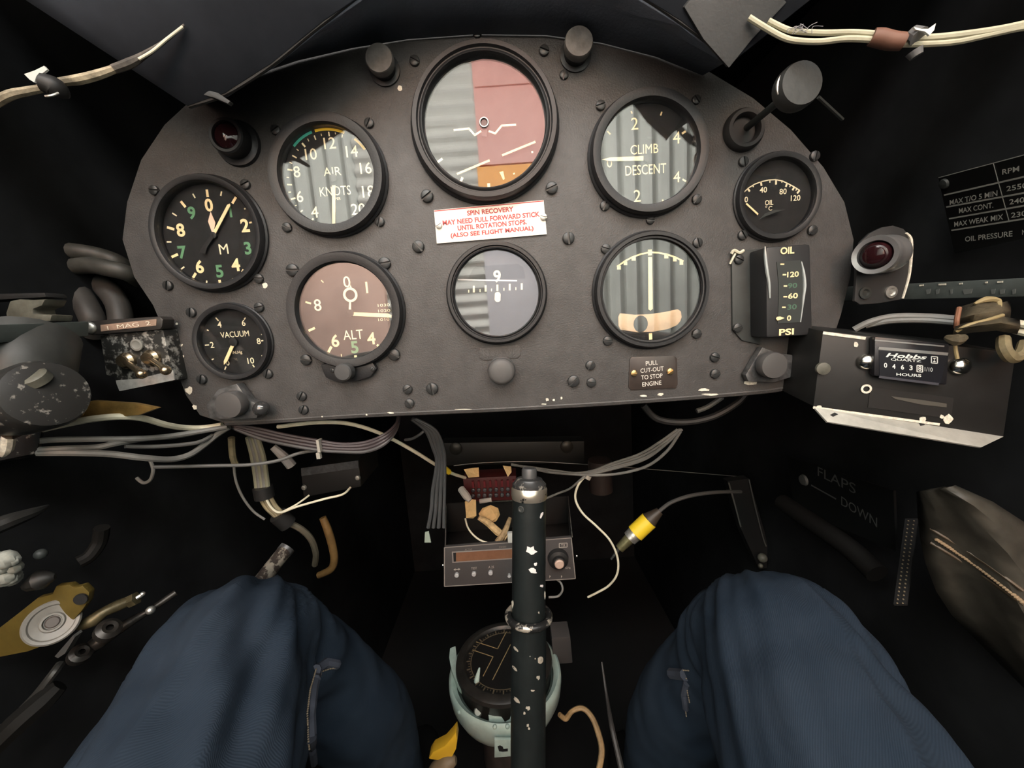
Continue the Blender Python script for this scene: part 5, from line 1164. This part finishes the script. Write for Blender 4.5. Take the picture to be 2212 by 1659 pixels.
# ------------------------------------------------------------------ compass between the feet
CDP = 0.53
cc = atd(1088, 1418, CDP); ctop = cc.z
cpr = 103 / F * CDP
cp = thing('aircraft_compass', V((cc.x, cc.y, ctop - 0.12)), 'large round compass in a pale teal bowl mount behind the control stick', 'compass')
ux = V((0, 0, 1)); co = V((cc.x, cc.y, ctop))
TEAL = mat('pale_teal_paint', (0.36, 0.47, 0.42), 0.5, spec=0.35, var=0.12, vscale=60, bump=0.1, bscale=200)
B().lathe([(cpr * .80, -.004), (cpr * .84, .0), (cpr * .93, .0), (cpr, -.003), (cpr * 1.01, -.008), (cpr * .97, -.012), (cpr * .96, -.03), (cpr * .92, -.034)], co, ux, n=64).build('bezel_ring', mat('compass_black', (0.018, 0.017, 0.015), 0.35, spec=0.5, var=0.3, vscale=80), cp, smooth=True)
B().lathe([(0, -.0042), (cpr * .81, -.0042), (cpr * .81, -.02), (0, -.02)], co, ux, n=48).build('compass_card', mat('card_black', (0.010, 0.0095, 0.009), 0.5), cp)
tanp = mat('card_tan_paint', (0.34, 0.24, 0.11), 0.6)
b = B(); zc = ctop - .0040
def zl(p, q, w=0.0011):
    A = atz(*p, zc); C = atz(*q, zc); d = (C - A).normalized(); n_ = V((-d.y, d.x, 0)) * w / 2
    b.prism([A - n_, C - n_, C + n_, A + n_], (0, 0, 0.0002))
for pts in ([(1028.7,1386.6),(1074.8,1401.6),(1093.8,1365)], [(1020.6,1404),(1065,1419),(1043.6,1461)], [(1103,1392),(1064,1469)]):
    for p_, q_ in zip(pts, pts[1:]): zl(p_, q_)
b.build('grid_lines', tanp, cp)
b = B(); b.lathe([(cpr * .70, .0), (cpr * .70, .0003), (cpr * .685, .0003), (cpr * .685, .0)], V((cc.x, cc.y, zc)), ux, n=64, closed=True)
b.build('card_circle', mat('card_brown_paint', (0.13, 0.10, 0.06), 0.6), cp)
b = B()
for i in range(72):
    a = 2 * math.pi * i / 72; r0_, r1_ = cpr * (.71 if i % 3 else .71), cpr * (.745 if i % 3 else .785)
    p0 = V((cc.x + r0_ * math.cos(a), cc.y + r0_ * math.sin(a), zc)); p1 = V((cc.x + r1_ * math.cos(a), cc.y + r1_ * math.sin(a), zc)); n_ = V((-math.sin(a), math.cos(a), 0)) * (.0004 if i % 3 else .0009)
    b.prism([p0 - n_, p1 - n_, p1 + n_, p0 + n_], (0, 0, .0002))
b.build('degree_marks', MATS['card_brown_paint'], cp)
b = B(); text(b, 'N', atz(1012.5, 1387, zc + .0003), .0065, .006, V((.5, .86, 0)).normalized(), V((-.86, .5, 0)).normalized(), 0.02); b.build('north_letter', mat('orange_red_paint', (0.55, 0.10, 0.03), 0.5), cp)
B().lathe([(0, 0), (cpr * .8, 0), (cpr * .8, .0006), (0, .0006)], V((cc.x, cc.y, ctop - .002)), ux, n=48).build('glass', GLASS, cp)
# bowl and cradle
B().lathe([(cpr * 1.02, -.026), (cpr * 1.12, -.020), (cpr * 1.17, -.022), (cpr * 1.18, -.030), (cpr * 1.15, -.046), (cpr * 1.06, -.060), (cpr * .9, -.068), (cpr * .7, -.072), (cpr * .55, -.074)], co, ux, n=64).build('bowl', TEAL, cp, smooth=True, angle=60)
B().lathe([(cpr * .62, -.07), (cpr * .58, -.10), (cpr * .6, -.16), (cpr * .5, -.20), (0, -.20)], co, ux, n=40).build('pedestal', mat('pedestal_brown_grey', (0.045, 0.038, 0.032), 0.6, var=0.2, vscale=60), cp, smooth=True)
def zpoly(nm, pts, Z, th, m, bev=0.0008):
    b = B(); b.prism([atz(x, y, Z) for x, y in pts], (0, 0, -th)); return b.build(nm, m, cp, bevel=bev)
zpoly('cradle_arm', [(972,1400),(984,1395),(988,1430),(1000,1460),(1020,1480),(1022,1490),(1010,1500),(990,1480),(976,1450),(970,1420)], ctop - .016, .010, TEAL)
zpoly('locating_block', [(1062,1522),(1106,1516),(1106,1545),(1056,1550),(1054,1540)], ctop - .022, .012, TEAL)
c = atz(1098, 1526, ctop - .0215); B().ball(c, .0036, sq=(1, 1, .6)).build('block_screw', BLACK, cp, smooth=True)
b = B(); b.tube([atz(1031,1536,ctop - .03), atz(1028,1500,ctop - .018), atz(1030,1470,ctop - .004), atz(1036,1442,ctop + .006)], [.0036, .0040, .0036, .0010], n=10); b.build('clamp_lever', TEAL, cp, smooth=True)
c = atz(1034, 1536, ctop - .028); B().lathe([(.0055, 0), (.0055, .006), (.004, .008), (0, .008)], c, V((0, -.7, .7)), n=16).build('lever_pivot', mat('pivot_grey_green', (0.14, 0.16, 0.14), 0.4, metal=0.4), cp, smooth=True)
for x, y in ((1069, 1570), (1096, 1569), (992, 1538)):
    d = ray(x, y).normalized(); 
    bvc = bvh_of([k for k in cp.children if k.name.startswith('bowl')][0]); p = surf(bvc, x, y, 0.0002)
    if p: B().ball(p, .0026).build('bowl_rivet', TEAL, cp, smooth=True)
b = B(); b.prism([at(x, y, cc.y - .085) for x, y in [(1068,1598),(1106,1598),(1106,1634),(1068,1637)]], (0, .003, 0)); b.build('mounting_tab', TEAL, cp, bevel=.0006)
b = B(); b.prism([at(x, y, cc.y - .0856) for x, y in [(1075,1613),(1080,1611),(1086,1614),(1088,1619),(1097,1618),(1097,1623),(1086,1624),(1078,1623)]], (0, .0008, 0)); b.build('slot', BLACK, cp)
gb = B(); q = [(1192,1378),(1232,1376),(1237,1432),(1196,1436)]; fr = [at(x, y, .20) for x, y in q]; gb.hexa(fr, [p + V((0, .03, .0)) for p in fr])
tag(gb.build('relay_case', mat('relay_grey', (0.05, 0.047, 0.045), 0.5), bevel=.001), 'small square grey relay case right of the compass', 'relay')
cable('bent_rod', [at(1208,1543,.02), at(1222,1552,.02), at(1236,1536,.02), at(1258,1530,.02), at(1278,1548,.015), at(1293,1585,.005), at(1300,1625,-.005), at(1290,1680,-.015)], [.002, .0024, .002, .0022, .0024, .0026, .0026, .0024], mat('rusty_rod', (0.20, 0.13, 0.06), 0.5, var=0.3, vscale=90), None, 'bent rusty rod rising from the floor right of the stick', 'rod')
cable('floor_cable', [at(1300,1430,.10), at(1310,1500,.08), at(1322,1570,.05), at(1340,1650,.03), at(1350,1700,.02)], [.0010, .0016, .0026, .003, .003], mat('scuffed_cable', (0.04, 0.036, 0.034), 0.5), None, 'dark scuffed cable running down right of the bent rod', 'cable')
yk = thing('yellow_grab_lever', at(950, 1659, .02), 'yellow pointed lever on a tan grip low left of the compass', 'lever')
b = B(); b.prism([at(x, y, .03) for x, y in [(985,1582),(988,1600),(985,1620),(975,1640),(955,1645),(925,1640),(935,1625),(960,1612),(975,1595)]], (0, .012, 0)); b.build('yellow_fin', mat('handle_yellow', (0.50, 0.30, 0.02), 0.45), yk, bevel=.0015)
b = B(); b.tube([at(930,1710,.03), at(945,1668,.03), at(968,1648,.03), at(985,1642,.03)], [.010, .0095, .008, .003], n=14); b.build('tan_grip', mat('grip_tan', (0.13, 0.095, 0.055), 0.6), yk, smooth=True)

# ------------------------------------------------------------------ lower left: trim wheel, rods
tw = thing('trim_wheel', at(60, 1430, -0.09), 'grey-white flanged wheel on a yellow bracket low on the left', 'trim wheel')
wc_ = at(112, 1345, -.090); wn = V((0.62, -0.62, 0.34)).normalized()
B().lathe([(0.00000, -0.00124), (0.01023, -0.00124), (0.01085, 0.00000), (0.01085, 0.00558), (0.01147, 0.00682), (0.01147, 0.00868), (0.01066, 0.00942), (0.00930, 0.00918), (0.00868, 0.00837), (0.00527, 0.00775), (0.00465, 0.00856), (0.00384, 0.00856), (0.00341, 0.00713), (0.00000, 0.00713)], wc_ - wn * .009, wn, n=48).build('wheel', mat('grey_nylon', (0.14, 0.135, 0.12), 0.4, spec=0.5, var=0.12, vscale=120), tw, smooth=True)
B().lathe([(.0031, .0073), (.0025, .0078), (0, .0078)], wc_ - wn * .009, wn, n=20).build('hub_pin', mat('hub_brown', (0.06, 0.05, 0.045), 0.4), tw, smooth=True)
b = B(); b.prism([at(x, y, -.085) for x, y in [(-40,1385),(0,1355),(45,1320),(80,1292),(112,1284),(120,1266),(150,1263),(160,1270),(178,1265),(193,1280),(190,1300),(178,1318),(150,1350),(110,1390),(60,1408),(0,1420),(-40,1430)]], (-.002, .005, -.001)); b.build('yellow_bracket', mat('olive_yellow', (0.085, 0.060, 0.012), 0.5, var=0.15, vscale=80), tw, bevel=.001)
b = B(); c = at(176, 1293, -.086); b.lathe([(.0032, 0), (.0032, .001), (0, .001)], c, n=14, axis=(.3, -1, 0)); b.build('bracket_hole', BLACK, tw)
b = B(); b.prism([at(x, y, -.09) for x, y in [(118,1418),(158,1372),(162,1376),(140,1412),(125,1422)]], (0, .004, 0)); b.build('lower_tab', mat('dull_steel', (0.12, 0.12, 0.115), 0.35, metal=0.6), tw)
tr = thing('turnbuckle_rod', at(240, 1350, -.07), 'tarnished brass rod with nut pointing right beside the trim wheel', 'rod')
b = B(); b.tube([at(172,1352,-.08), at(200,1340,-.078), at(225,1322,-.075), at(255,1308,-.07), at(280,1298,-.066)], [.0028, .0038, .003, .0034, .0030], n=12); b.build('rod_body', mat('rod_brass', (0.09, 0.075, 0.04), 0.4, metal=0.5, var=0.3, vscale=120), tr, smooth=True)
b = B(); b.tube([at(280,1299,-.066), at(295,1292,-.065)], .0040, n=6, smooth=False); b.build('nut', MATS['rod_brass'], tr)
b = B(); b.tube([at(295,1292,-.065), at(308,1284,-.063)], .0012, n=8, smooth=False); b.ball(at(308,1283,-.063), .0014); b.build('pin', ALU, tr, smooth=True)
ln = thing('control_linkage', at(220, 1420, -.07), 'dark linkage with round eye ends below the brass rod beside left knee', 'linkage')
lm = mat('oily_steel', (0.03, 0.027, 0.024), 0.35, metal=0.5, var=0.3, vscale=120)
b = B(); b.tube([at(165,1425,-.075), at(215,1385,-.07), at(270,1350,-.062), at(325,1317,-.055), at(380,1280,-.045)], [.0028, .0045, .0032, .002, .002], n=12); b.build('link_rod', lm, ln, smooth=True)
for x, y, r in ((168,1420,.0055),(228,1368,.0062)):
    c = at(x, y, -.078); b = B(); b.lathe([(r * .3, 0), (r, .001), (r, .005), (r * .6, .0065), (r * .3, .006)], c, V((.7, -.1, .7)), n=20); b.build('eye_end', lm, ln, smooth=True)
b = B(); b.ball(at(325,1318,-.058), .0026); b.build('ball_joint', ALU, ln, smooth=True)
cable('push_rod', [at(-120,1680,-.125), at(-30,1600,-.11), at(20,1560,-.105), at(75,1505,-.10), at(115,1455,-.095), at(130,1435,-.09)], .0022, mat('rod_dim', (0.03, 0.03, 0.028), 0.4, metal=0.4), None, 'thin grey push rod rising toward the trim wheel at lower left', 'rod')
cable('push_rod', [at(-20,1620,-.115), at(40,1560,-.108), at(95,1512,-.10), at(130,1480,-.095)], [.005, .006, .006, .004], mat('rod_darker', (0.006, 0.006, 0.0055), 0.6, spec=0.1), None, 'thick dark push rod with cupped end at lower left', 'rod')
rg = B(); rn = random.Random(3)
for i in range(16): rg.ball(at(12 + rn.uniform(-35, 22), 1228 + rn.uniform(-22, 22), -.10 + rn.uniform(-.004, .004)), rn.uniform(.0025, .0052), n=8, m=6)
tag(rg.build('white_rag', mat('white_rag', (0.26, 0.27, 0.24), 0.8, var=0.2, vscale=200), smooth=True), 'crumpled white rag at the far left edge above the trim wheel', 'rag')
cable('side_lever', [at(-200,1215,-.13), at(-40,1150,-.10), at(20,1126,-.09), at(70,1108,-.08), at(105,1092,-.07)], [.0045, .0045, .0042, .003, .0006], mat('lever_grey', (0.02, 0.02, 0.019), 0.45), None, 'grey pointed lever arm on the left wall above the rag', 'lever', n=10)
b = B(); b.ball(at(88,1197,-.09), .0028); tag(b.build('side_bolt', DARKGREY, smooth=True), 'small grey bolt head right of the white rag', 'bolt')
b = B(); b.tube([at(60,1265,-.09), at(88,1252,-.09), at(120,1245,-.088)], [.003, .0055, .0015], n=10); tag(b.build('dark_wedge', mat('wedge_dark', (0.014, 0.014, 0.013), 0.5), smooth=True), 'dark wedge-shaped fitting above the trim wheel bracket', 'fitting')
cable('curved_pipe', [at(220,1140,-.02), at(215,1170,-.02), at(195,1200,-.025), at(170,1215,-.03)], .0045, mat('pipe_dim', (0.007, 0.007, 0.0065), 0.6, spec=0.15), None, 'dark pipe bending down the left wall above the left knee', 'pipe', n=10)
# ------------------------------------------------------------------ seat and the seated person (legs in jeans)
st = thing('pilot_seat', rel(0, -0.75, -0.60), 'dark padded bucket seat under the person in jeans', 'seat')
sm = mat('seat_leather', (0.03, 0.032, 0.03), 0.5, var=0.2, vscale=30)
B().box(rel(0, -0.66, -0.56), (0.46, 0.46, 0.10)).build('seat_cushion', sm, st, bevel=0.03)
B().box(rel(0, -0.95, -0.32), (0.46, 0.08, 0.42)).build('seat_back', sm, st, bevel=0.03)

def ring_tube(b, pts, rad, n=28, sub=8):
    b.tube(pts, rad, n=n, sub=sub)
    b.ball(pts[0], rad[0], n=20, m=12); b.ball(pts[-1], rad[-1], n=20, m=12)
person = thing('person', rel(0, -0.5, -0.715), 'seated person in blue jeans with knees either side of the control stick', 'person')
b = B()
def leg(px):
    P = [atd(*q[:3]) for q in px]; R = [q[3] for q in px]; return P, R
LT = leg([(640,1450,.315,.0430),(760,1530,.360,.0430),(815,1600,.405,.0430),(850,1760,.455,.0420)])
RT = leg([(1560,1455,.320,.0440),(1470,1550,.370,.0430),(1440,1640,.420,.0430),(1420,1770,.470,.0420)])
legs = {'l': ([rel(-0.09, -0.70, -0.40), rel(-0.135, -0.45, -0.350), rel(-0.165, -0.22, -0.268), rel(-0.179, -0.138, -0.231), rel(-0.188, -0.093, -0.216), rel(-0.201, -0.050, -0.210)] + LT[0], [.085, .080, .063, .0560, .0520, .0470] + LT[1]),
        'r': ([rel(0.09, -0.70, -0.40), rel(0.130, -0.45, -0.355), rel(0.147, -0.22, -0.286), rel(0.152, -0.138, -0.252), rel(0.158, -0.093, -0.238), rel(0.169, -0.052, -0.234)] + RT[0], [.085, .080, .065, .0580, .0540, .0500] + RT[1])}
for k in legs: ring_tube(b, *legs[k])
b.ball(rel(0, -0.68, -0.37), .12, sq=(1.35, .95, .95)); b.ball(rel(0, -0.72, -0.28), .12, sq=(1.25, .85, .9))
jo = b.build('jeans', SIDE, person)
mod = jo.modifiers.new('skin', 'REMESH'); mod.mode = 'VOXEL'; mod.voxel_size = 0.0042; mod.use_smooth_shade = True
m2 = jo.modifiers.new('soft', 'SMOOTH'); m2.iterations = 12; m2.factor = 0.5
dg = bpy.context.evaluated_depsgraph_get(); dg.update()
me = bpy.data.meshes.new_from_object(jo.evaluated_get(dg))
jo.modifiers.clear()
org = V(person.location)
axes = {s: [(p - org) for p in legs[s][0]] for s in legs}
nrmv = [v.normal.copy() for v in me.vertices]
def fold(p, left):
    A = axes['l' if left else 'r']
    d = (A[5] - A[2]).normalized()
    q = p - A[5]; along = q.dot(d); side = q - d * along
    ang = math.atan2(side.x, side.z)
    rr = 0.0
    # creases sweeping out from behind the knee along the thigh
    rr += 0.0040 * noise.noise(V((ang * 3.2 + along * 9, along * 7, 1.3 if left else 7.7)))
    rr += 0.0030 * noise.noise(V((ang * 6.5 - along * 14, along * 5, 4.1)))
    kk = max(0.0, 1 - abs(along + 0.02) / 0.12)
    rr += 0.0034 * kk * math.sin(ang * 9 + along * 40 + 2 * noise.noise(p * 18)) * (0.5 + 0.5 * math.sin(ang + (0.6 if left else -0.6)))
    rr += 0.0014 * noise.noise(p * 55)
    return rr
for v, nv in zip(me.vertices, nrmv):
    p = v.co.copy(); v.co = p + nv * fold(p, p.x < 0)
me.update()
for p in me.polygons: p.use_smooth = True
dn = bpy.data.materials.new('blue_denim'); dn.use_nodes = True
nt = dn.node_tree; bs = nt.nodes['Principled BSDF']; bs.inputs['Roughness'].default_value = 0.9; bs.inputs['Specular IOR Level'].default_value = 0.15
tc = nt.nodes.new('ShaderNodeTexCoord')
nz = nt.nodes.new('ShaderNodeTexNoise'); nz.inputs['Scale'].default_value = 14; nz.inputs['Detail'].default_value = 4
wv = nt.nodes.new('ShaderNodeTexWave'); wv.inputs['Scale'].default_value = 400; wv.inputs['Distortion'].default_value = 0.4; wv.inputs['Detail Scale'].default_value = 3
mp_ = nt.nodes.new('ShaderNodeMapping'); mp_.inputs['Rotation'].default_value = (0.3, 0.5, 0.9)
rp = nt.nodes.new('ShaderNodeValToRGB'); rp.color_ramp.elements[0].color = (0.012, 0.021, 0.034, 1); rp.color_ramp.elements[1].color = (0.022, 0.032, 0.047, 1)
rp.color_ramp.elements[0].position = 0.35; rp.color_ramp.elements[1].position = 0.7
mx = nt.nodes.new('ShaderNodeMixRGB'); mx.blend_type = 'MULTIPLY'; mx.inputs[0].default_value = 0.2
nt.links.new(tc.outputs['Object'], nz.inputs['Vector']); nt.links.new(tc.outputs['Object'], mp_.inputs['Vector']); nt.links.new(mp_.outputs[0], wv.inputs['Vector'])
nt.links.new(nz.outputs['Fac'], rp.inputs['Fac']); nt.links.new(rp.outputs[0], mx.inputs[1]); nt.links.new(wv.outputs['Color'], mx.inputs[2])
bmp = nt.nodes.new('ShaderNodeBump'); bmp.inputs['Strength'].default_value = 0.15; bmp.inputs['Distance'].default_value = 0.0006
nt.links.new(wv.outputs['Fac'], bmp.inputs['Height']); nt.links.new(bmp.outputs[0], bs.inputs['Normal']); nt.links.new(mx.outputs[0], bs.inputs['Base Color'])
me.materials.clear(); me.materials.append(dn)
jo.data = me
bvj = BVHTree.FromPolygons([org + v.co for v in me.vertices], [tuple(p.vertices) for p in me.polygons])
seam = mat('seam_denim', (0.035, 0.04, 0.055), 0.85); stm = mat('seam_stitch', (0.20, 0.16, 0.11), 0.8)
def seam_line(pts, r, nm, m, up=0.0008, sub=10):
    Q = []
    for (x0, y0), (x1, y1) in zip(pts, pts[1:]):
        for k in range(sub): Q.append((x0 + (x1 - x0) * k / sub, y0 + (y1 - y0) * k / sub))
    Q.append(pts[-1]); P = [surf(bvj, x, y, up) for x, y in Q]; P = [p for p in P if p]
    P = [p for i, p in enumerate(P) if i == 0 or (p - P[i - 1]).length < 0.03]
    if len(P) > 2: b = B(); b.tube(P, r, n=8, sub=2); b.build(nm, m, jo, smooth=True)
def stitches(pts, nm='stitches', step=5.0, r=0.0005):
    b = B(); L = 0
    for (x0, y0), (x1, y1) in zip(pts, pts[1:]):
        n_ = max(1, int(math.hypot(x1 - x0, y1 - y0) / step))
        for k in range(n_):
            a0_, a1_ = k / n_, (k + .6) / n_
            A = surf(bvj, x0 + (x1 - x0) * a0_, y0 + (y1 - y0) * a0_, .0024); C = surf(bvj, x0 + (x1 - x0) * a1_, y0 + (y1 - y0) * a1_, .0024)
            if A and C and (A - C).length < .01: b.tube([A, C], r, n=5, smooth=False)
    if b.v: tag(b.build(nm, stm, jo), kind='stuff')
seam_line([(688,1442),(676,1490),(670,1540),(672,1600),(680,1659)], .0032, 'inner_seam', seam)
stitches([(683,1445),(670,1490),(664,1540),(666,1600),(674,1659)]); stitches([(694,1455),(683,1500),(678,1560),(680,1655)])
seam_line([(682,1448),(705,1432),(728,1436)], .0034, 'seam_fold', seam); stitches([(690,1436),(705,1428),(722,1426)]); stitches([(692,1452),(712,1445),(728,1443)])
seam_line([(1450,1455),(1480,1458)], .0040, 'seam_fold', seam); stitches([(1452,1446),(1490,1449)]); stitches([(1450,1463),(1485,1466)])
seam_line([(1484,1475),(1478,1500),(1482,1530)], .0026, 'inner_seam', seam); stitches([(1483,1485),(1490,1520)]); stitches([(1476,1500),(1483,1550)])
# shoes on the floor ahead
for s_ in ('l', 'r'):
    f0 = legs[s_][0][-1]
    b = B(); b.ball(f0 + V((0, .02, -.035)), .04, sq=(.95, 1.1, 1.1), n=20, m=12); b.ball(f0 + V((0, .07, -.065)), .045, sq=(.85, 1.9, .65), n=20, m=12)
    b.build('shoe', mat('black_shoe', (0.01, 0.01, 0.01), 0.5), person, smooth=True)
